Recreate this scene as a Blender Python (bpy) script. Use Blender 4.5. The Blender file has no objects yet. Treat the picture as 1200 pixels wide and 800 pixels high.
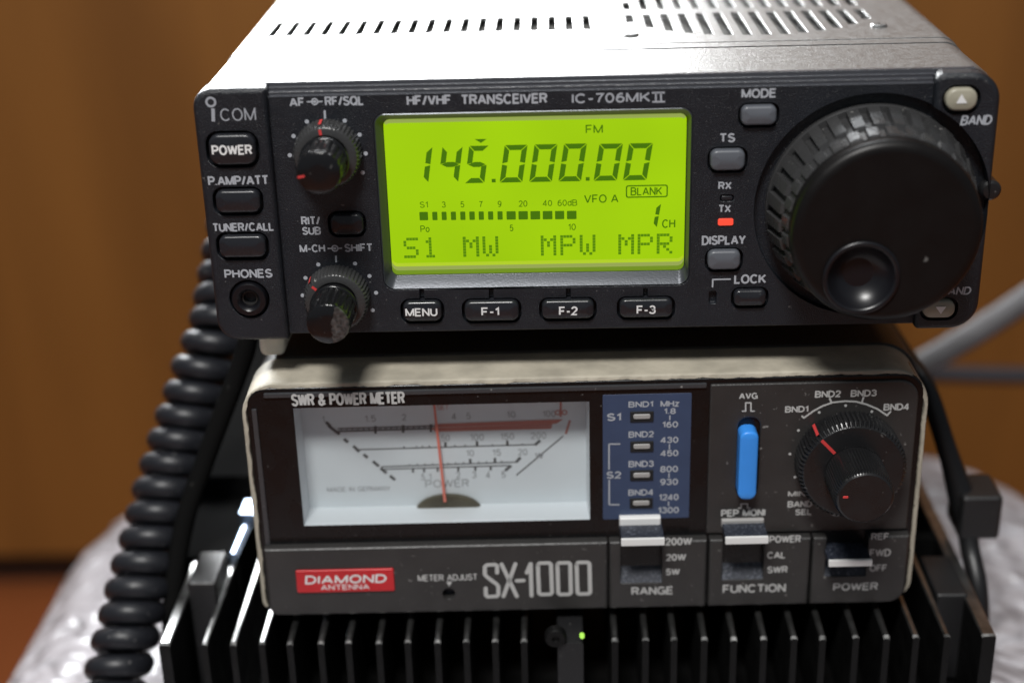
import bpy, bmesh, math, random
from mathutils import Vector, Matrix, Euler

random.seed(7)
SC = bpy.context.scene
COL = SC.collection
MM = 0.001          # everything below is written in millimetres
Z0 = 300.0          # height of the transceiver's underside above the floor

# ------------------------------------------------------------------ camera
FPX, PITCH, YAW, ROLL = 1745.15, 0.4078, 0.0304, -0.0284
CAMP = Vector((-9.18, -304.48, 129.51))
CR = (Matrix.Rotation(YAW, 3, 'Z') @ Matrix.Rotation(math.pi / 2 - PITCH, 3, 'X') @ Matrix.Rotation(ROLL, 3, 'Z'))
cam = bpy.data.cameras.new('camera')
cam.sensor_width = 36.0
cam.lens = FPX / 1200 * 36.0
cam.clip_start, cam.clip_end = 0.01, 50
cam.dof.use_dof = True
cam.dof.focus_distance = 0.325
cam.dof.aperture_fstop = 6.3
camo = bpy.data.objects.new('camera', cam)
camo.matrix_world = Matrix.Translation((CAMP + Vector((0, 0, Z0))) * MM) @ CR.to_4x4()
COL.objects.link(camo)
SC.camera = camo

# ------------------------------------------------------------------ light
SC.view_settings.view_transform = 'Standard'
SC.view_settings.look = 'None'
SC.view_settings.gamma = 1
SC.view_settings.exposure = 0.0
world = bpy.data.worlds.new('World')
SC.world = world
world.use_nodes = True
world.node_tree.nodes['Background'].inputs[0].default_value = (0.80, 0.90, 1.0, 1)
world.node_tree.nodes['Background'].inputs[1].default_value = 0.14

def area(name, loc, aim, size, power, color, size_y=None, spread=180):
    l = bpy.data.lights.new(name, 'AREA')
    l.energy, l.color, l.size = power, color, size * MM
    l.spread = math.radians(spread)
    if size_y:
        l.shape = 'RECTANGLE'
        l.size_y = size_y * MM
    o = bpy.data.objects.new(name, l)
    p = Vector(loc) + Vector((0, 0, Z0))
    a = Vector(aim) + Vector((0, 0, Z0))
    o.location = p * MM
    o.rotation_euler = (a - p).to_track_quat('-Z', 'Y').to_euler()
    COL.objects.link(o)
    return o

area('ceiling_lamp', (-120, -530, 850), (0, 0, 0), 260, 11.0, (1.0, 0.985, 0.96), 160)
area('shelf_lamp', (-120, 300, 150), (-30, 40, 30), 300, 1.15, (0.95, 0.98, 1.0), 140, 75)

area('rear_ceiling_lamp', (10, 290, 440), (0, 0, 30), 190, 0.9, (0.93, 0.97, 1.0), 70)

# ------------------------------------------------------------------ materials
def mat(name, color, rough=0.5, metal=0.0, spec=0.5, bump=0.0, bump_scale=2500, var=0.0, var_scale=120, rough_var=0.0,
        dust=0.0, dust_scale=900, dust_color=(0.45, 0.44, 0.42), coat=0.0, emit=None, emit_s=0.0, dust_cut=0.70):
    m = bpy.data.materials.new(name)
    m.use_nodes = True
    nt = m.node_tree
    N, L = nt.nodes, nt.links
    b = N['Principled BSDF']
    b.inputs['Base Color'].default_value = (*color, 1)
    b.inputs['Roughness'].default_value = rough
    b.inputs['Metallic'].default_value = metal
    b.inputs['Specular IOR Level'].default_value = spec
    b.inputs['Coat Weight'].default_value = coat
    b.inputs['Coat Roughness'].default_value = 0.08
    if emit:
        b.inputs['Emission Color'].default_value = (*emit, 1)
        b.inputs['Emission Strength'].default_value = emit_s
    tc = N.new('ShaderNodeTexCoord')
    def noise(scale, detail=3.0):
        n = N.new('ShaderNodeTexNoise')
        n.inputs['Scale'].default_value = scale
        n.inputs['Detail'].default_value = detail
        L.new(tc.outputs['Object'], n.inputs['Vector'])
        return n
    col = None
    if var:
        n = noise(var_scale, 5)
        mx = N.new('ShaderNodeMix'); mx.data_type = 'RGBA'
        mx.inputs[6].default_value = (*[c * (1 - var) for c in color], 1)
        mx.inputs[7].default_value = (*[min(1, c * (1 + var)) for c in color], 1)
        r = N.new('ShaderNodeMapRange')
        r.inputs[1].default_value, r.inputs[2].default_value = 0.3, 0.7
        L.new(n.outputs['Fac'], r.inputs[0]); L.new(r.outputs[0], mx.inputs[0])
        col = mx.outputs[2]
    if dust:
        n = noise(dust_scale, 2)
        n2 = noise(dust_scale * 0.07, 3)
        r = N.new('ShaderNodeMapRange')
        r.inputs[1].default_value, r.inputs[2].default_value = dust_cut, dust_cut + 0.06
        L.new(n.outputs['Fac'], r.inputs[0])
        r2 = N.new('ShaderNodeMapRange')
        r2.inputs[1].default_value, r2.inputs[2].default_value = 0.35, 0.65
        L.new(n2.outputs['Fac'], r2.inputs[0])
        mu = N.new('ShaderNodeMath'); mu.operation = 'MULTIPLY'
        L.new(r.outputs[0], mu.inputs[0]); L.new(r2.outputs[0], mu.inputs[1])
        mu2 = N.new('ShaderNodeMath'); mu2.operation = 'MULTIPLY'; mu2.inputs[1].default_value = dust
        L.new(mu.outputs[0], mu2.inputs[0])
        mx = N.new('ShaderNodeMix'); mx.data_type = 'RGBA'
        if col: L.new(col, mx.inputs[6])
        else: mx.inputs[6].default_value = (*color, 1)
        mx.inputs[7].default_value = (*dust_color, 1)
        L.new(mu2.outputs[0], mx.inputs[0])
        col = mx.outputs[2]
    if col: L.new(col, b.inputs['Base Color'])
    if rough_var:
        n = noise(var_scale * 1.7, 4)
        r = N.new('ShaderNodeMapRange')
        r.inputs[1].default_value, r.inputs[2].default_value = 0.3, 0.7
        r.inputs[3].default_value, r.inputs[4].default_value = max(0.02, rough - rough_var), min(1, rough + rough_var)
        L.new(n.outputs['Fac'], r.inputs[0]); L.new(r.outputs[0], b.inputs['Roughness'])
    if bump:
        n = noise(bump_scale, 2)
        bp = N.new('ShaderNodeBump')
        bp.inputs['Strength'].default_value = bump
        bp.inputs['Distance'].default_value = 0.0002
        L.new(n.outputs['Fac'], bp.inputs['Height']); L.new(bp.outputs[0], b.inputs['Normal'])
    return m

M = {}
M['panel'] = mat('panel plastic', (0.0115, 0.0135, 0.018), 0.36, bump=1.0, bump_scale=3400, var=0.15, dust=0.5, rough_var=0.06)
M['silver'] = mat('brushed grey metal', (0.28, 0.28, 0.276), 0.38, metal=0.8, bump=0.5, bump_scale=2200, var=0.05, var_scale=300, rough_var=0.05)
M['dark_steel'] = mat('dark case metal', (0.03, 0.03, 0.03), 0.45, metal=0.2, bump=0.2)
M['vent_grey'] = mat('vent inner grey', (0.16, 0.16, 0.156), 0.9, spec=0.0)
M['void'] = mat('inside dark', (0.008, 0.008, 0.009), 0.7)
M['button'] = mat('button black plastic', (0.016, 0.017, 0.021), 0.27, var=0.1, rough_var=0.06, dust=0.2)
M['grey_button'] = mat('button grey plastic', (0.10, 0.108, 0.125), 0.36, var=0.06)
M['beige_button'] = mat('button beige plastic', (0.34, 0.32, 0.25), 0.38, var=0.05)
M['legend'] = mat('legend grey print', (0.40, 0.42, 0.46), 0.6)
M['legend_dim'] = mat('legend pale print', (0.50, 0.50, 0.49), 0.6)
M['logo'] = mat('logo silver print', (0.36, 0.38, 0.42), 0.4)
M['knob'] = mat('knob black plastic', (0.012, 0.012, 0.013), 0.30, bump=0.08, dust=0.5, dust_scale=700, rough_var=0.08)
M['knob_gloss'] = mat('knob glossy plastic', (0.007, 0.007, 0.008), 0.2, bump=0.06, dust=0.4, dust_scale=700)
M['knob_face'] = mat('knob satin face', (0.005, 0.0042, 0.0042), 0.40, spec=0.28, dust=0.35, dust_scale=260, dust_cut=0.76, rough_var=0.05)
M['knob_rubber'] = mat('knob rubber', (0.040, 0.040, 0.041), 0.27, bump=0.25, bump_scale=1500, dust=0.7, dust_scale=600, rough_var=0.08)
M['gloss_black'] = mat('gloss black plastic', (0.006, 0.006, 0.008), 0.32)
M['chrome'] = mat('chrome', (0.75, 0.75, 0.76), 0.14, metal=1.0)
M['worn'] = mat('worn knob skin', (0.10, 0.10, 0.10), 0.30, metal=0.6, bump=1.0, bump_scale=1300, var=0.9, var_scale=900)
M['red_print'] = mat('red pointer paint', (0.62, 0.05, 0.05), 0.5)
M['bezel'] = mat('bezel sloped plastic', (0.060, 0.065, 0.076), 0.28, metal=0.4, bump=0.1)
M['trim'] = mat('ridged trim plastic', (0.045, 0.047, 0.055), 0.26, bump=0.5, bump_scale=3000)

def emis(name, color, s=1.0, rough=0.25, spec=0.3):
    m = bpy.data.materials.new(name); m.use_nodes = True
    b = m.node_tree.nodes['Principled BSDF']
    b.inputs['Base Color'].default_value = (0.01, 0.012, 0.005, 1)
    b.inputs['Roughness'].default_value = rough
    b.inputs['Specular IOR Level'].default_value = spec
    b.inputs['Emission Color'].default_value = (*color, 1)
    b.inputs['Emission Strength'].default_value = s
    return m
def s2l(*c): return tuple((v / 255 / 12.92 if v <= 10 else ((v / 255 + 0.055) / 1.055) ** 2.4) for v in c)
M['lcd'] = emis('backlit screen', s2l(158, 204, 4))
def uneven(m, k):
    nt = m.node_tree; N, L = nt.nodes, nt.links
    tc = N.new('ShaderNodeTexCoord'); n = N.new('ShaderNodeTexNoise'); n.inputs['Scale'].default_value = 38; n.inputs['Detail'].default_value = 1
    r = N.new('ShaderNodeMapRange'); r.inputs[1].default_value, r.inputs[2].default_value = 0.3, 0.7
    r.inputs[3].default_value, r.inputs[4].default_value = 1 - k, 1 + k
    L.new(tc.outputs['Object'], n.inputs['Vector']); L.new(n.outputs['Fac'], r.inputs[0]); L.new(r.outputs[0], N['Principled BSDF'].inputs['Emission Strength'])
uneven(M['lcd'], 0.07)
M['lcd_ink'] = emis('screen segment', s2l(66, 112, 4), spec=0.1)
M['lcd_dots'] = emis('screen dot', s2l(84, 132, 6), spec=0.1)
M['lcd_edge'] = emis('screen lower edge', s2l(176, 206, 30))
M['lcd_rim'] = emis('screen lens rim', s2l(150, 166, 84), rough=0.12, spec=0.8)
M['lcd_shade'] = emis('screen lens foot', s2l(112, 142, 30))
M['red_light'] = emis('red indicator', s2l(255, 80, 60))
M['green_light'] = emis('green indicator', s2l(170, 230, 90), 1.3)

M['collar'] = mat('worn beige paint', (0.42, 0.385, 0.31), 0.62, bump=0.6, bump_scale=900, var=0.18, var_scale=140)
M['frame'] = mat('meter black frame', (0.005, 0.005, 0.0055), 0.28, spec=0.4, dust=0.3, rough_var=0.06)
M['fascia'] = mat('meter charcoal fascia', (0.031, 0.0296, 0.029), 0.38, bump=0.3, bump_scale=1800, var=0.12, dust=0.5)
M['fascia_edge'] = mat('meter fascia lip', (0.045, 0.046, 0.05), 0.26, bump=0.2, dust=0.8)
M['blue_panel'] = mat('blue printed panel', (0.040, 0.062, 0.125), 0.45, var=0.08, dust=0.25)
M['dial'] = mat('dial card', (0.66, 0.70, 0.73), 0.6, var=0.02)
M['dial_wall'] = mat('dial clear wall', (0.60, 0.63, 0.66), 0.25)
M['dial_ink'] = mat('dial black ink', (0.10, 0.105, 0.11), 0.6)
M['dial_faint'] = mat('dial grey ink', (0.26, 0.275, 0.29), 0.6)
M['dial_red'] = mat('dial red ink', (0.50, 0.19, 0.16), 0.6)
M['needle'] = mat('needle red', (0.72, 0.20, 0.15), 0.5)
M['hub_brown'] = mat('needle hub cover', (0.07, 0.065, 0.045), 0.5, var=0.4, var_scale=200)
M['sky_blue'] = mat('blue button plastic', (0.045, 0.29, 0.86), 0.33, var=0.04)
M['badge'] = mat('badge red', (0.52, 0.015, 0.02), 0.3, var=0.08)
M['white_print'] = mat('white print', (0.78, 0.78, 0.78), 0.5)
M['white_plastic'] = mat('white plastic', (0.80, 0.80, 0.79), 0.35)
M['grey_lens'] = mat('unlit lamp lens', (0.36, 0.35, 0.34), 0.4)
M['slot_dust'] = mat('dusty slot plastic', (0.018, 0.022, 0.034), 0.45, dust=0.5, dust_scale=1500, dust_color=(0.2, 0.22, 0.27), bump=0.4, dust_cut=0.55)
M['fin'] = mat('black anodised fin', (0.003, 0.003, 0.003), 0.5, metal=0.0, spec=0.25, bump=0.15, bump_scale=700, rough_var=0.1)
M['fin_edge'] = mat('worn fin edge', (0.30, 0.30, 0.295), 0.28, metal=0.95, var=0.3, var_scale=260)
M['bare_metal'] = mat('bare chipped metal', (0.24, 0.24, 0.235), 0.4, metal=0.4, var=0.9, var_scale=500)
M['psu'] = mat('black power supply paint', (0.010, 0.010, 0.011), 0.5, bump=0.3, dust=0.5)
M['rubber'] = mat('grey rubber', (0.013, 0.013, 0.014), 0.42, bump=0.2, var=0.1, dust=0.12)
M['matte_black'] = mat('matte black strap', (0.008, 0.008, 0.008), 0.9, spec=0.0, dust=0.12, dust_scale=700)
M['wire'] = mat('black coated wire', (0.010, 0.010, 0.011), 0.4, bump=0.2)
M['cord'] = mat('black coiled cord', (0.013, 0.014, 0.018), 0.42, bump=0.15, dust=0.7)
M['grey_cord'] = mat('grey cable jacket', (0.11, 0.107, 0.112), 0.55, var=0.1)
M['slate_cord'] = mat('slate cable jacket', (0.026, 0.025, 0.032), 0.6)
M['offwhite'] = mat('cream foam', (0.85, 0.83, 0.74), 0.8, bump=0.6, bump_scale=700, var=0.1)
M['blue_steel'] = mat('blued connector metal', (0.40, 0.50, 0.66), 0.2, metal=0.9)

# see-through pane: sharp reflection over plain transparency
def pane_mat():
    m = bpy.data.materials.new('clear pane'); m.use_nodes = True
    nt = m.node_tree; nt.nodes.clear()
    o = nt.nodes.new('ShaderNodeOutputMaterial'); mx = nt.nodes.new('ShaderNodeMixShader')
    t = nt.nodes.new('ShaderNodeBsdfTransparent'); g = nt.nodes.new('ShaderNodeBsdfGlossy'); f = nt.nodes.new('ShaderNodeFresnel')
    t.inputs[0].default_value = (0.96, 0.97, 0.97, 1)
    g.inputs['Roughness'].default_value = 0.05
    f.inputs[0].default_value = 1.45
    ge = nt.nodes.new('ShaderNodeNewGeometry'); iv = nt.nodes.new('ShaderNodeMath'); iv.operation = 'SUBTRACT'; iv.inputs[0].default_value = 1.0
    mu = nt.nodes.new('ShaderNodeMath'); mu.operation = 'MULTIPLY'
    nt.links.new(ge.outputs['Backfacing'], iv.inputs[1]); nt.links.new(f.outputs[0], mu.inputs[0]); nt.links.new(iv.outputs[0], mu.inputs[1])
    nt.links.new(mu.outputs[0], mx.inputs[0]); nt.links.new(t.outputs[0], mx.inputs[1]); nt.links.new(g.outputs[0], mx.inputs[2])
    nt.links.new(mx.outputs[0], o.inputs[0])
    return m
M['pane'] = pane_mat()

def wood_mat(name, dark, light, sx, sz):
    m = bpy.data.materials.new(name); m.use_nodes = True
    nt = m.node_tree; N, L = nt.nodes, nt.links
    b = N['Principled BSDF']; b.inputs['Roughness'].default_value = 0.42
    tc = N.new('ShaderNodeTexCoord'); mp = N.new('ShaderNodeMapping')
    mp.inputs['Scale'].default_value = (sx, 3, sz)
    L.new(tc.outputs['Object'], mp.inputs[0])
    n = N.new('ShaderNodeTexNoise'); n.inputs['Scale'].default_value = 1.0; n.inputs['Detail'].default_value = 6; n.inputs['Distortion'].default_value = 0.6
    L.new(mp.outputs[0], n.inputs['Vector'])
    r = N.new('ShaderNodeValToRGB')
    r.color_ramp.elements[0].position, r.color_ramp.elements[1].position = 0.30, 0.72
    r.color_ramp.elements[0].color = (*dark, 1); r.color_ramp.elements[1].color = (*light, 1)
    L.new(n.outputs['Fac'], r.inputs[0]); L.new(r.outputs[0], b.inputs['Base Color'])
    return m
M['wood'] = wood_mat('varnished wood', (0.165, 0.064, 0.012), (0.275, 0.112, 0.022), 14, 1.6)
M['floor'] = wood_mat('red brown floorboard', (0.20, 0.055, 0.015), (0.34, 0.10, 0.03), 3, 40)
M['plinth'] = mat('dark plinth', (0.03, 0.014, 0.008), 0.5)

def wrap_mat():
    m = mat('bubble wrap', (0.46, 0.44, 0.465), 0.24, spec=0.7, var=0.04, var_scale=60)
    nt = m.node_tree; N, L = nt.nodes, nt.links
    b = N['Principled BSDF']
    tc = N.new('ShaderNodeTexCoord')
    v = N.new('ShaderNodeTexVoronoi'); v.feature = 'SMOOTH_F1'; v.inputs['Scale'].default_value = 95; v.inputs['Randomness'].default_value = 0.25
    n = N.new('ShaderNodeTexNoise'); n.inputs['Scale'].default_value = 42; n.inputs['Detail'].default_value = 2; n.inputs['Distortion'].default_value = 1.5
    L.new(tc.outputs['Object'], v.inputs['Vector']); L.new(tc.outputs['Object'], n.inputs['Vector'])
    b1 = N.new('ShaderNodeBump'); b1.invert = True; b1.inputs['Strength'].default_value = 1.0; b1.inputs['Distance'].default_value = 0.005
    b2 = N.new('ShaderNodeBump'); b2.inputs['Strength'].default_value = 1.0; b2.inputs['Distance'].default_value = 0.008
    L.new(v.outputs['Distance'], b1.inputs['Height']); L.new(n.outputs['Fac'], b2.inputs['Height'])
    L.new(b2.outputs[0], b1.inputs['Normal']); L.new(b1.outputs[0], b.inputs['Normal'])
    return m
M['wrap'] = wrap_mat()

# ------------------------------------------------------------------ mesh helpers (mm, local to each thing)
def link(name, bm, m, parent=None, smooth=True, angle=35, recalc=True):
    if recalc: bmesh.ops.recalc_face_normals(bm, faces=bm.faces)
    me = bpy.data.meshes.new(name)
    bm.to_mesh(me); bm.free()
    me.transform(Matrix.Scale(MM, 4))
    if smooth:
        me.shade_smooth()
        me.set_sharp_from_angle(angle=math.radians(angle))
        weigh = True
    else: weigh = False
    for x in (m if isinstance(m, list) else [m]): me.materials.append(M[x])
    o = bpy.data.objects.new(name, me)
    COL.objects.link(o)
    if parent is not None: o.parent = parent
    if weigh: weight(o)
    return o

def weight(o):
    w = o.modifiers.new('weighted', 'WEIGHTED_NORMAL'); w.keep_sharp = True; w.weight = 100

def thing(name, label, cat, loc=(0, 0, 0), rz=0.0, group=None):
    o = bpy.data.objects.new(name, None)
    o.empty_display_size = 0.01
    COL.objects.link(o)
    o.location = (Vector(loc) + Vector((0, 0, Z0))) * MM
    o.rotation_euler = (0, 0, rz)
    o['label'], o['category'] = label, cat
    if group: o['group'] = group
    return o

def tag(o, label, cat, group=None, loc=None):
    o['label'], o['category'] = label, cat
    if group: o['group'] = group
    o.location = (Vector(loc or (0, 0, 0)) + Vector((0, 0, Z0))) * MM
    return o

def rrect(x0, x1, z0, z1, r, n=6, ins=0.0):
    """closed outline of a rounded rectangle in XZ; r is one radius or (bl, br, tr, tl)"""
    if not isinstance(r, (tuple, list)): r = (r,) * 4
    x0 += ins; x1 -= ins; z0 += ins; z1 -= ins
    lim = max(0.02, min(x1 - x0, z1 - z0) / 2 - 0.01)
    rr = [min(max(q - ins, 0.03), lim) for q in r]
    pts = []
    for (cx, cz, a0, q) in ((x0 + rr[0], z0 + rr[0], 180, rr[0]), (x1 - rr[1], z0 + rr[1], 270, rr[1]),
                            (x1 - rr[2], z1 - rr[2], 0, rr[2]), (x0 + rr[3], z1 - rr[3], 90, rr[3])):
        for k in range(n + 1):
            a = math.radians(a0 + 90 * k / n)
            pts.append((cx + q * math.cos(a), cz + q * math.sin(a)))
    return pts

def loft(bm, rings, cap0=True, cap1=True, mi=0):
    vs = [[bm.verts.new(p) for p in ring] for ring in rings]
    n = len(vs[0]); fs = []
    for a, b in zip(vs, vs[1:]):
        for k in range(n):
            fs.append(bm.faces.new((a[k], a[(k + 1) % n], b[(k + 1) % n], b[k])))
    if cap0: fs.append(bm.faces.new(list(reversed(vs[0]))))
    if cap1: fs.append(bm.faces.new(vs[-1]))
    for f in fs: f.material_index = mi
    return vs

def slab(bm, rect, r, yb, yf, bev=0.3, seg=3, n=6, mi=0, dome=0.0):
    """rounded block from yb (back) to yf (front, smaller y) with a rounded front edge"""
    x0, x1, z0, z1 = rect
    rings = [[(x, yb, z) for x, z in rrect(x0, x1, z0, z1, r, n)]]
    for k in range(seg + 1):
        a = math.pi / 2 * k / seg
        ins = bev * (1 - math.cos(a)); y = yf + bev * (1 - math.sin(a))
        rings.append([(x, y, z) for x, z in rrect(x0, x1, z0, z1, r, n, ins)])
    if dome:
        w = min(x1 - x0, z1 - z0) / 2
        for t in (0.35, 0.65, 0.9):
            rings.append([(x, yf - dome * (1 - (1 - t) ** 2), z) for x, z in rrect(x0, x1, z0, z1, r, n, bev + (w - bev) * t)])
    loft(bm, rings, mi=mi)

def box(bm, x0, x1, y0, y1, z0, z1, mi=0):
    c = [(x, y, z) for x in (x0, x1) for y in (y0, y1) for z in (z0, z1)]
    v = [bm.verts.new(p) for p in c]
    for q in ((0, 1, 3, 2), (4, 6, 7, 5), (0, 4, 5, 1), (2, 3, 7, 6), (0, 2, 6, 4), (1, 5, 7, 3)):
        bm.faces.new([v[k] for k in q]).material_index = mi

def bbox(bm, x0, x1, y0, y1, z0, z1, bev=0.5, seg=2):
    t = bmesh.new()
    box(t, x0, x1, y0, y1, z0, z1)
    bmesh.ops.recalc_face_normals(t, faces=t.faces)
    bmesh.ops.bevel(t, geom=t.edges[:], offset=bev, segments=seg, affect='EDGES', profile=0.6)
    me = bpy.data.meshes.new('scratch'); t.to_mesh(me); t.free()
    bm.from_mesh(me); bpy.data.meshes.remove(me)

def lathe(bm, prof, cx, cz, n=64, mod=None, mi=0, cap0=True, cap1=True):
    """prof: (radius, y) pairs along the axis that points towards the viewer (-y)"""
    rings = []
    for i, (r, y) in enumerate(prof):
        ring = []
        for k in range(n):
            a = 2 * math.pi * k / n
            q = r + (mod(i, k, n, r) if mod else 0)
            ring.append((cx + q * math.cos(a), y, cz + q * math.sin(a)))
        rings.append(ring)
    loft(bm, rings, cap0, cap1, mi)

def flat(bm, pts, y, mi=0):
    f = bm.faces.new([bm.verts.new((x, y, z)) for x, z in pts])
    f.normal_update()
    if f.normal.y > 0: f.normal_flip()
    f.material_index = mi
    return f

def disc(bm, cx, cz, r, y, n=20, mi=0):
    flat(bm, [(cx + r * math.cos(2 * math.pi * k / n), cz + r * math.sin(2 * math.pi * k / n)) for k in range(n)], y, mi)

def ringflat(bm, cx, cz, r0, r1, y, a0=0, a1=360, n=32, mi=0, sx=1.0):
    pa = []
    for k in range(n + 1):
        a = math.radians(a0 + (a1 - a0) * k / n)
        pa.append((math.cos(a) * sx, math.sin(a)))
    for (c, s), (c2, s2) in zip(pa, pa[1:]):
        flat(bm, [(cx + r0 * c, cz + r0 * s), (cx + r1 * c, cz + r1 * s), (cx + r1 * c2, cz + r1 * s2), (cx + r0 * c2, cz + r0 * s2)], y, mi)

def line(bm, p, q, w, y, mi=0):
    d = Vector((q[0] - p[0], q[1] - p[1]))
    n = Vector((-d.y, d.x)).normalized() * (w / 2)
    flat(bm, [(p[0] + n.x, p[1] + n.y), (q[0] + n.x, q[1] + n.y), (q[0] - n.x, q[1] - n.y), (p[0] - n.x, p[1] - n.y)], y, mi)

def poly(bm, pts, w, y, mi=0):
    for i, (a, b) in enumerate(zip(pts, pts[1:])): line(bm, a, b, w, y - 0.004 * (i % 2), mi)
    for i, p in enumerate(pts): disc(bm, p[0], p[1], w / 2, y - 0.008 - 0.002 * (i % 2), 12, mi)

def _arc(cx, cy, rx, ry, a0, a1, n=10):
    return [(cx + rx * math.cos(math.radians(a0 + (a1 - a0) * k / n)), cy + ry * math.sin(math.radians(a0 + (a1 - a0) * k / n))) for k in range(n + 1)]

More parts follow.
